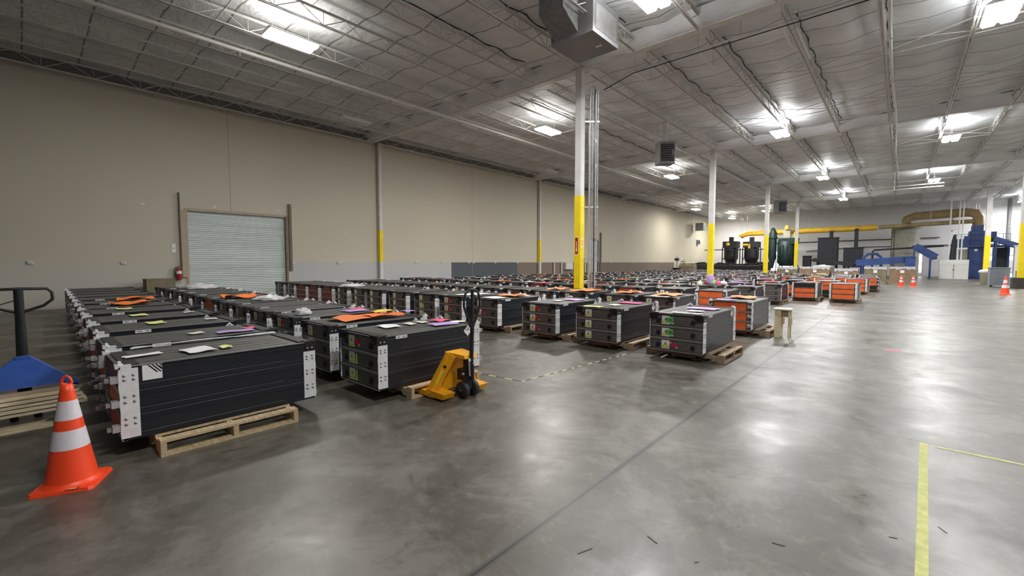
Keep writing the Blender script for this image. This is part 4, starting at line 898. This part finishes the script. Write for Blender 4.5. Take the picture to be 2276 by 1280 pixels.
# ------------------------------------------------------------------ small wooden stool
t = empty('wooden_stool', (-1.755, 10.32, 0), 'small home-made wooden stool standing right of the orange-panelled stack', 'stool')
t.scale = (.62, .62, .93)
MB().ext((-.26, -.24, .60), (.24, .27, .625), 'paper_cream').build('seat', t)
MB().ext((-.22, -.20, 0), (-.04, -.16, .60), 'wood_raw').build('leg', t); MB().ext((-.22, .18, 0), (-.04, .22, .60), 'wood_raw').build('leg', t)
MB().ext((.16, -.17, 0), (.20, -.13, .60), 'wood_raw').build('leg', t); MB().ext((.16, .16, 0), (.20, .20, .60), 'wood_raw').build('leg', t)
MB().ext((-.04, -.22, .28), (.0, .24, .42), 'wood_pale').ext((.20, -.18, .26), (.22, .22, .42), 'wood_pale').build('brace', t)
MB().ext((-.2, -.16, .45), (.18, -.14, .59), 'wood_worn').build('apron', t)

# ------------------------------------------------------------------ floor tape
def tape(name, pts, w, m, lab, group=None):
    b = MB()
    for (x0, y0), (x1, y1) in pts:
        d = Vector((x1-x0, y1-y0, 0)); n = Vector((-d.y, d.x, 0)).normalized()*w/2
        lo = [(x0+n.x, y0+n.y, .0005), (x1+n.x, y1+n.y, .0005), (x1-n.x, y1-n.y, .0005), (x0-n.x, y0-n.y, .0005)]; b.hull(lo, [(p[0], p[1], .002) for p in lo], m)
    return tag(b.build(name), lab, 'tape', group)
tape('floor_tape', [((.095, 1.6), (.20, 4.99))], .050, 'tape_yellow', 'wide pale yellow tape strip on the floor at the lower right')
tape('floor_tape', [((.27, 4.95), (3.2, 4.9))], .035, 'tape_yellow', 'thin yellow tape along the floor joint at the right edge')
seg = []; A, B_, C_ = Vector((-4.33, 4.10)), Vector((-3.56, 4.19)), Vector((-3.34, 6.72)); rt = random.Random(5)
for P, Q in ((A, B_), (B_, C_)):
    L = (Q-P).length; s = 0
    while s < L-.1:
        l = rt.uniform(.06, .13); seg.append((tuple(P+(Q-P)*(s/L)), tuple(P+(Q-P)*(min(s+l, L)/L)))); s += l+rt.uniform(.06, .16)
tape('floor_tape', seg[::1], .026, 'tape_hazard', 'broken yellow hazard tape on the floor beyond the yellow pallet jack')
tape('floor_tape', [((-4.33, 4.10), (-3.56, 4.19)), ((-3.56, 4.19), (-3.34, 6.72))], .036, 'cable_black', 'dark worn line under the hazard tape beyond the yellow pallet jack').location.z = -.0008
for k, (px, py, l, a) in enumerate(((1300, 1225, .16, 1.2), (1450, 1200, .12, -.4), (2095, 1178, .10, -1), (1985, 1195, .06, .3), (1548, 1250, .04, .9), (1730, 1210, .1, .2), (520, 1000, .35, 1.35))):
    p = at(px, py, z=0); d = Vector((math.cos(a), math.sin(a)))*l/2
    tape('scuff_mark', [((p.x-d.x*.6, p.y-d.y*.6), (p.x+d.x*.6, p.y+d.y*.6))], .005+.003*(k % 2), 'scuff', 'dark scuff mark on the bare floor, %s' % ['long one at the bottom centre', 'short one right of the long bottom one', 'thin one right of the yellow tape', 'tiny one left of the yellow tape', 'small speck at the bottom edge', 'faint one between the joint and the tape', 'long one in front of the nearest pallet'][k])
p = at(1985, 779, z=0); tape('paper_scrap', [((p.x-.12, p.y-.05), (p.x+.12, p.y+.05))], .09, 'sheet_pink', 'pink paper scrap on the bare floor right of the stacks')

# ------------------------------------------------------------------ cartons
cx = [(-7.55, -6.15, 'olive corrugated bulk carton, leftmost behind the stacks', 1.12, 'carton_olive'), (-5.95, -4.05, 'long brown bulk carton draped with clear film', 1.15, 'cardboard'), (-3.75, -2.35, 'low brown bulk carton with lime sheet on its rim', 1.02, 'cardboard'), (-2.0, -.75, 'brown bulk carton with white film rim, second from the right', 1.16, 'carton_olive'), (-.60, .75, 'largest brown bulk carton by the cone pair', 1.18, 'cardboard')]
for k, (x0, x1, lab, h, m) in enumerate(cx):
    y0 = 41.0; t = empty('bulk_carton', ((x0+x1)/2, y0+.6, 0), lab, 'box', 'bulk cartons behind the stacks'); w = (x1-x0)/2
    MB().ext((-w, -.6, .1), (w, .6, h), m).build('box_body', t)
    MB().ext((-w, -.6, 0), (w, .6, .1), 'wood_worn').build('skid', t)
    b = MB(); r = random.Random(k); n = 12
    for i in range(n): b.ext((-w+2*w*i/n-.01, -.63, h-.09-r.uniform(0, .1)), (-w+2*w*(i+1)/n, -.60, h+.02+r.uniform(0, .03)), 'film')
    b.ext((-w, -.6, h), (w, .6, h+.02), 'film'); b.build('film_rim', t)
    MB().ext((-.1, -.635, h*.65), (.12, -.632, h*.82), 'paper').build('paper_label', t)
clump('clear wrinkled film over the long brown carton', 'film', (-4.6, 41.55), (.6, .4), .14, 1.175)
# ------------------------------------------------------------------ bins
t = empty('storage_bin', (4.58, 40.6, 0), 'slate grey square bin before the right yellow-based column', 'bin'); MB().ext((-.42, -.45, .08), (.42, .45, 1.15), 'bin_grey').build('bin_body', t, bevel=.02); MB().ext((-.45, -.48, 1.15), (.45, .48, 1.2), 'bin_grey').build('bin_rim', t)
b = MB()
for sx in (-.3, .3):
    for sy in (-.3, .3): b.lathe([(0, -.02), (.04, -.02), (.04, .02), (0, .02)], 'rubber', (sx, sy, .04), 10, axis='y')
b.build('caster', t)
t = empty('trash_can', (4.25, 43.2, 0), 'tan trash can heaped with a white bag left of the grey bin', 'trash can'); MB().lathe([(0, 0), (.20, 0), (.26, .85), (.28, .86), (.24, .87), (0, .8)], 'bin_tan', n=20).build('can_body', t); MB().lathe([(.29, .82), (.33, .92), (.22, 1.02), (0, 1.05)], 'film', n=16).build('bin_liner', t)

# ------------------------------------------------------------------ back of the hall: machines
def P2(px, py, y): return at(px, py, y=y)
YB = 60.0
# long yellow duct
def duct(name, pts, r, m, lab, rings=()):
    t = empty(name, pts[0], lab, 'duct'); o = Vector(pts[0]); loc = [Vector(p)-o for p in pts]
    MB().tube(loc, r, m, 18).build('duct_run', t)
    for p in loc[1:-1]:
        if p.z+o.z < 7: MB().tube([p, (p.x, p.y, 7.93-o.z)], .012, 'steel', 5).build('hanger_rod', t)
    b = MB(); 
    for i in range(len(loc)-1):
        d = loc[i+1]-loc[i]; n = int(d.length/2.2)
        for k in range(1, n): 
            q = loc[i]+d*(k/n); u = d.normalized()*.03; b.tube([q-u, q+u], (r if not isinstance(r, list) else r[0])+.03, m, 18)
    if b.v: b.build('duct_flange', t)
    return t
duct('air_duct', [(-15.1, 60, 4.70), (-15.1, 60, 4.72), (-14.9, 60, 4.85), (-14.4, 60, 5.05), (-8, 60, 5.12), (-2, 60, 5.18)], .30, 'duct_yellow', 'long yellow air duct running across the far machines')
duct('air_duct', [(-1.9, 60.0, 5.18), (2.0, 60.0, 5.32), (5.0, 60, 5.4)], .20, 'duct_dusty', 'dusty tan duct running on past the grey tank to the blue shredder')
duct('air_duct', [(.25, 61.9, 5.63), (.28, 61.9, 6.0), (.9, 62, 6.3), (4.6, 61.2, 6.35), (5.15, 60.9, 6.2), (5.35, 60.8, 5.8), (5.35, 60.8, 5.04)], .42, 'duct_dusty', 'thick brown elbow duct over the grey tank and blue shredder')
# hoppers (dust collectors)
def hopper(x, y, w, lab, m, ztop, zbox):
    t = empty('hopper', (x, y, 0), lab, 'hopper')
    MB().ext((-w/2, -w/2, zbox), (w/2, w/2, ztop), m).build('upper_box', t)
    MB().lathe([(w/2, 2.0), (w/2, zbox)], m, n=20).lathe([(.18, .9), (w/2, 2.0)], m, n=20).build('hopper_vessel', t)
    b = MB()
    for sx in (-1, 1):
        for sy in (-1, 1): b.ext((sx*w/2-.05, sy*w/2-.05, 0), (sx*w/2+.05, sy*w/2+.05, zbox), m)
    b.ext((-w/2, -w/2, 1.95), (w/2, -w/2+.08, 2.05), m); b.tube([(-w/2, -w/2, 2), (w/2, -w/2, 0.6)], .03, m, 6); b.tube([(w/2, -w/2, 2), (-w/2, -w/2, 0.6)], .03, m, 6); b.build('support_frame', t)
    MB().ext((-.22, -.22, ztop), (.22, .22, ztop+.55), m).build('outlet_neck', t)
    MB().tube([(0, 0, .9), (0, -.3, .5), (.5, -.5, .3)], .12, m, 10).build('discharge_pipe', t)
    return t
h1 = hopper(-15.9, 59, 1.6, 'dark hopper on legs at the left end of the yellow duct', 'machine_black', 4.1, 3.3); MB().lathe([(0, -.84), (.22, -.84), (.22, -.8)], 'duct_yellow', (-.2, 0, 3.75), 16, axis='y').build('fan_cover', h1)
h2 = hopper(-13.6, 59, 1.6, 'second dark hopper on legs, under the yellow duct', 'machine_black', 4.0, 3.3); MB().ext((-.9, -.85, 3.55), (-.1, -.80, 3.75), 'duct_yellow').ext((-.2, -.85, 3.2), (0.0, -.80, 3.75), 'duct_yellow').build('yellow_bracket', h2)
t = empty('walkway', (-15, 57.6, 0), 'dark raised walkway rail in front of the two black hoppers', 'walkway')
MB().ext((-3.6, -.2, 3.0), (3.4, .2, 3.1), 'machine_black').build('deck_plate', t)
b = MB()
for x in (-2.6, .0, 3.3): b.ext((x-.05, -.1, 0), (x+.05, .1, 3.0), 'machine_black')
b.build('post', t)
# green cyclones
t = empty('cyclone', (-11.4, 59, 0), 'slim dark green cyclone behind the third column', 'cyclone'); MB().lathe([(.12, .8), (.42, 2.2), (.42, 4.9), (.30, 5.2), (.2, 5.5), (0, 5.6)], 'machine_green', n=18).build('cyclone_body', t); MB().lathe([(.5, 4.3), (.52, 4.4), (.5, 4.5)], 'machine_green', n=18).build('collar', t)
b = MB(); 
for a in range(3): b.tube([(.4*math.cos(a*2.1), .4*math.sin(a*2.1), 0), (.4*math.cos(a*2.1), .4*math.sin(a*2.1), 2.4)], .05, 'machine_green', 6)
b.build('leg_tripod', t)
t = empty('filter_house', (-9.95, 59, 0), 'wide dark green filter vessel with top manifold, right of the slim cyclone', 'filter'); MB().lathe([(.6, 1.1), (.95, 1.5), (.95, 3.9), (.8, 4.0)], 'machine_green', n=22).build('filter_body', t); MB().ext((-.8, -.7, 3.95), (1.1, .7, 4.3), 'machine_green').ext((-.2, -.9, 3.6), (1.25, -.6, 4.2), 'machine_green').build('manifold', t)
MB().ext((-.35, -.3, 4.3), (.35, .3, 5.3), 'tank_grey').build('fan_box', t); MB().tube([(0, -.3, 5.3), (0.05, -.3, 5.75)], [.26, .2], 'duct_yellow', 14).build('yellow_stack', t)
for a in range(4): MB().tube([(.8*math.cos(a*1.57+.7), .8*math.sin(a*1.57+.7), 0), (.8*math.cos(a*1.57+.7), .8*math.sin(a*1.57+.7), 1.6)], .06, 'machine_green', 6).build('leg', t)
MB().tube([(.95, -.5, 1.6), (1.3, -.6, 1.0), (1.3, -.6, 0)], .05, 'machine_green', 6).build('drain_pipe', t)
MB().tube([(.85, 0, 4.3), (.85, 0, 4.95)], .22, 'duct_yellow', 14).build('duct_drop', t)
for k in range(4): MB().tube([(-.6+k*.4, -.96, 1.7), (-.6+k*.4, -.98, 3.5)], .05, 'machine_green', 6).build('side_pipe', t)
# dark slabs
def machine(name, x0, x1, y0, y1, z0, z1, m, lab, cat, neck=None, frame=True):
    t = empty(name, ((x0+x1)/2, (y0+y1)/2, 0), lab, cat); w, d = (x1-x0)/2, (y1-y0)/2
    MB().ext((-w, -d, z0), (w, d, z1), m).build('casing', t, bevel=.03); MB().ext((-w-.05, -d-.05, z1), (w+.05, d+.05, z1+.08), m).build('lid', t)
    MB().ext((-w*.6, -d-.02, z0+.15*(z1-z0)), (w*.6, -d, z1-.2*(z1-z0)), m).build('service_panel', t)
    if z0 > .1:
        b = MB()
        for sx in (-1, 1):
            for sy in (-1, 1): MB().ext((sx*w*.9-.06, sy*d*.9-.06, 0), (sx*w*.9+.06, sy*d*.9+.06, z0), m).build('leg', t)
    if neck: MB().ext((neck-.16, -.16, z1+.08), (neck+.16, .16, neck_top), m).build('neck', t)
    return t
neck_top = 4.95
machine('filter_cabinet', -6.95, -5.2, 58.5, 60, 1.2, 4.15, 'machine_slate', 'tall dark slate filter cabinet under the yellow duct', 'cabinet', neck=.25)
neck_top = 5.1
machine('separator_cabinet', -4.65, -3.05, 58.3, 59.8, 1.0, 3.0, 'machine_slate', 'lower dark slate cabinet with a tall neck up to the duct', 'cabinet', neck=.2)
# black conveyor in front of the cabinets
def conveyor(p0, p1, w, h, m, lab, legs=True):
    p0, p1 = Vector(p0), Vector(p1); t = empty('conveyor', p0, lab, 'conveyor'); d = p1-p0; L = d.length; yaw = math.atan2(d.y, d.x); pit = math.atan2(d.z, math.hypot(d.x, d.y)); t.rotation_euler = (0, 0, yaw)
    c, s = math.cos(pit), math.sin(pit)
    def fr(a, z): return (a*c-z*s, a*s+z*c)
    for sy in (-1, 1):
        b = MB(); b.prism([fr(0, 0), fr(L, 0), fr(L, h), fr(0, h)], 'y', sy*w/2-.04, sy*w/2+.04, m)
        for k in range(int(L/1.0)): b.prism([fr(k+.5, 0), fr(k+.56, 0), fr(k+.56, h), fr(k+.5, h)], 'y', sy*(w/2+.04), sy*(w/2+.08), m)
        b.build('side_rail', t)
    MB().prism([fr(0, h*.3), fr(L, h*.3), fr(L, h*.45), fr(0, h*.45)], 'y', -w/2+.04, w/2-.04, 'rubber').build('belt', t)
    for a in (0, L): q = fr(a, h*.4); MB().lathe([(0, -w/2), (.12, -w/2), (.12, w/2), (0, w/2)], 'rubber', (q[0], 0, q[1]), 12, axis='y').build('end_roller', t)
    if legs:
        for a in (L*.12, L*.88):
            q = fr(a, 0); b = MB()
            for sy in (-1, 1): MB().ext((q[0]-.06, sy*w/2-.05, -p0.z), (q[0]+.06, sy*w/2+.05, q[1]), m).build('leg', t)
    return t
conveyor((-7.0, 56.0, 1.6), (-3.6, 56.0, 1.1), .9, .38, 'machine_black', 'black sloping conveyor behind the cartons')
conveyor((-3.3, 54.9, 1.15), (.9, 54.9, 1.5), .9, .62, 'machine_blue', 'low blue conveyor trough behind the brown cartons')
conveyor((.7, 56.5, 2.8), (2.2, 56.5, 1.72), .9, .62, 'machine_blue', 'steep blue conveyor sloping down to the grey cabinet')
t = machine('drive_box', -7.9, -7.2, 55.6, 56.5, 0, 2.15, 'machine_black', 'black drive box at the high end of the black conveyor', 'drive')
machine('feed_hopper', .25, .95, 53.2, 54.3, 0, 1.95, 'machine_blue', 'blue feed housing where the two blue conveyors meet', 'machine')
# pipe run
b = MB(); b.tube([(-2.2, 57.2, 0.0), (-2.2, 57.2, 2.55), (-2.1, 57.2, 2.75), (2.9, 57.2, 3.05)], .09, 'machine_black', 10)
for x in (-2.9, -1.5): b.tube([(x, 57.2, 0), (x, 57.2, 2.0), (x*.5-1.1, 57.2, 2.35), (-2.2, 57.2, 2.4)], .13, 'machine_blue', 10)
tag(b.build('dark_pipe'), 'dark overhead pipe with blue legs feeding across the grey tank', 'pipe')
b = MB(); b.tube([(-13, BACKY-.14, 4.0), (-5, BACKY-.14, 4.1), (3, BACKY-.14, 4.2)], .045, 'machine_black', 8)
for k in range(5): b.box((-12.5+k*3.8, BACKY-.06, 4.0+.012*k*3.8), (.06, .1, .1), 'steel')
b.tube([(-9, BACKY-.1, 2.9), (-4, BACKY-.1, 3.3), (7.4, BACKY-.1, 3.4)], .04, 'machine_black', 8); tag(b.build('cable_tray'), 'thin dark cable run high along the back wall', 'cable')
# tank
t = empty('storage_tank', (.25, 61.9, 0), 'large grey-green vertical tank with domed top at the back', 'tank')
MB().lathe([(1.12, 0), (1.12, 5.1), (.95, 5.35), (.5, 5.55), (0, 5.6)], 'tank_grey', n=32).build('tank_shell', t)
for z in (5.0, 2.4): MB().lathe([(1.15, z), (1.15, z+.1)], 'tank_grey', n=32).build('tank_band', t)
b = MB(); 
for s in (-.2, .2): b.tube([(-1.0+s*.5, -.9, 0), (-1.0+s*.5, -.9, 5.0)], .03, 'machine_black', 6)
for k in range(14): b.tube([(-1.1, -.9, .3+k*.33), (-.9, -.9, .3+k*.33)], .015, 'machine_black', 5)
b.build('ladder', t)
# shredder
t = empty('shredder', (5.35, 60.8, 0), 'big blue shredder with platform at the right behind the column', 'machine'); t.scale = (1.07, 1.07, 1.07)
MB().ext((-.55, -.6, 0), (.5, .6, 4.2), 'machine_blue').build('tower', t, bevel=.04); MB().ext((-.4, -.5, 4.2), (.3, .5, 4.7), 'machine_blue').build('feed_head', t)
MB().ext((.5, -.5, 3.2), (1.1, .5, 4.1), 'machine_blue').build('side_housing', t); MB().ext((-1.5, -.9, 2.75), (1.9, .9, 2.9), 'machine_blue').ext((-1.4, -.9, 2.9), (-.55, -.8, 3.5), 'machine_blue').ext((-.9, -.9, 3.5), (-.55, -.8, 3.75), 'machine_blue').build('platform', t)
b = MB(); 
for x in (-1.4, 1.8):
    for y in (-.8, .8): MB().ext((x-.07, y-.07, 0), (x+.07, y+.07, 2.75), 'machine_blue').build('leg', t)
b = MB()
for k in range(9): b.tube([(-1.5+k*.42, -.88, 2.9), (-1.5+k*.42, -.88, 3.9)], .018, 'machine_blue', 5)
for z in (3.4, 3.9): b.tube([(-1.5, -.88, z), (1.9, -.88, z)], .02, 'machine_blue', 5)
b.build('guard_rail', t); MB().ext((1.0, -.7, 0), (1.8, .5, 2.7), 'machine_black').build('motor_bay', t); MB().lathe([(0, -.62), (.12, -.62), (.12, -.6)], 'paper', (-.1, 0, 2.5), 12, axis='y').build('dial', t)
MB().tube([(-.9, -.3, 1.2), (-.9, -.3, 2.6)], .38, 'tank_grey', 14).build('drum', t)
q1, q2 = at(2205, 535, y=58.4), at(2272, 556, y=58.4)
conveyor(q1, q2, .8, .42, 'machine_blue', 'blue conveyor running off the top of the shredder to the right')
# white pale grille under that conveyor, cabinet
t = empty('control_cabinet', (3.55, 56.2, 0), 'pale grey control cabinet with three white poles rising from it', 'cabinet')
MB().ext((-.93, -.5, 0), (.93, .5, 1.75), 'cabinet_grey').build('casing', t, bevel=.02); MB().ext((-.93, -.52, 1.35), (.93, -.5, 1.7), 'steel_white').ext((-.02, -.515, .05), (.02, -.5, 1.3), 'heater_grey').build('door_line', t)
for x in (-.35, .22, .45): MB().tube([(x, 0, 1.75), (x, 0, 7.4)], .05, 'pipe_white', 8).build('riser_pole', t)
MB().tube([(-.1, .1, 1.75), (-.05, .1, 3.4), (.0, .1, 4.0)], [.22, .16, .1], 'machine_black', 10).build('cable_bundle', t); MB().ext((-.06, -.53, .8), (0, -.5, .92), 'sign_black').build('lock', t)
t = machine('panel_cabinet', 7.05, 8.35, 55.2, 55.8, .8, 2.85, 'cabinet_grey', 'grey upright electrical cabinet near the right edge', 'cabinet')
# wall pipes on the back right wall
for k, (x, r, z0) in enumerate(((6.6, .06, 3.5), (7.9, .12, 2.0), (9.2, .05, 2.0), (4.2, .05, 6.0))):
    tag(MB().tube([(x, BACKY-.25, z0), (x, BACKY-.25, 7.9)], r, 'steel_white' if k != 1 else 'heater_grey', 10).lathe([(r+.03, 0), (r+.03, .06)], 'steel', (x, BACKY-.25, 5.0), 10).build('wall_pipe'), ['slim pale pipe on the back wall right of the shredder', 'thick grey pipe on the back wall at the far right', 'slim pale pipe nearest the right edge on the back wall', 'slim pale pipe high on the back wall behind the elbow duct'][k], 'pipe', 'upright pipes on the back wall')
# dark clutter between stacks and hoppers
for k, (px, w, h, m, lab) in enumerate(((1528, 1.9, 1.25, 'carton_olive', 'olive crate wall section at the back left of the far stacks'), (1562, 2.2, 1.3, 'machine_slate', 'dark shrink-wrapped pallet load left of the second column'), (1606, 2.2, 1.25, 'machine_black', 'black shrink-wrapped pallet load right of the second column'), (1636, 2.0, 1.2, 'machine_slate', 'slate shrink-wrapped pallet load under the first hopper'), (1668, 2.0, 1.2, 'machine_black', 'black shrink-wrapped pallet load under the second hopper'), (1694, 1.3, 1.3, 'machine_slate', 'slate pallet load just left of the third column'))):
    w = min(w, 1.75); yq = 51.2+1.3*(k % 2); p = at(px, 612, y=yq); t = empty('pallet_load', (p.x, yq, 0), lab, 'pallet load')
    MB().ext((-w/2, -.5, .12), (w/2, .5, h), m).build('wrapped_goods', t, bevel=.08); MB().ext((-w/2, -.5, 0), (w/2, .5, .12), 'wood_worn').build('skid', t)
    b = MB()
    for i in range(5): b.box((-w*.4+i*w*.2, 0, h+.08), (w*.14, .5, .16+.1*((i*k) % 3)), m, rz=i)
    b.build('loose_top', t)
# drill-like machines by the left wall far end
t = empty('drill_press', (-19.2, 50.0, 0), 'dark press machine against the far left wall beside white posts', 'machine')
MB().ext((-.3, -.4, 0), (.3, .4, .9), 'machine_black').build('machine_base', t); MB().tube([(0, .1, .9), (0, .1, 2.3)], .08, 'steel', 8).build('mast', t); MB().ext((-.15, -.3, 1.7), (.15, .3, 2.0), 'machine_black').build('head', t)
t = empty('drill_press', (-19.7, 53.4, 0), 'second press machine, farther along the far left wall', 'machine')
MB().ext((-.4, -.5, 0), (.4, .5, 1.0), 'machine_black').build('machine_base', t); MB().tube([(0, .1, 1.0), (0, .1, 1.9)], .06, 'steel', 8).build('mast', t); MB().ext((-.2, -.35, 1.5), (.2, .3, 1.7), 'tank_grey').build('head', t)
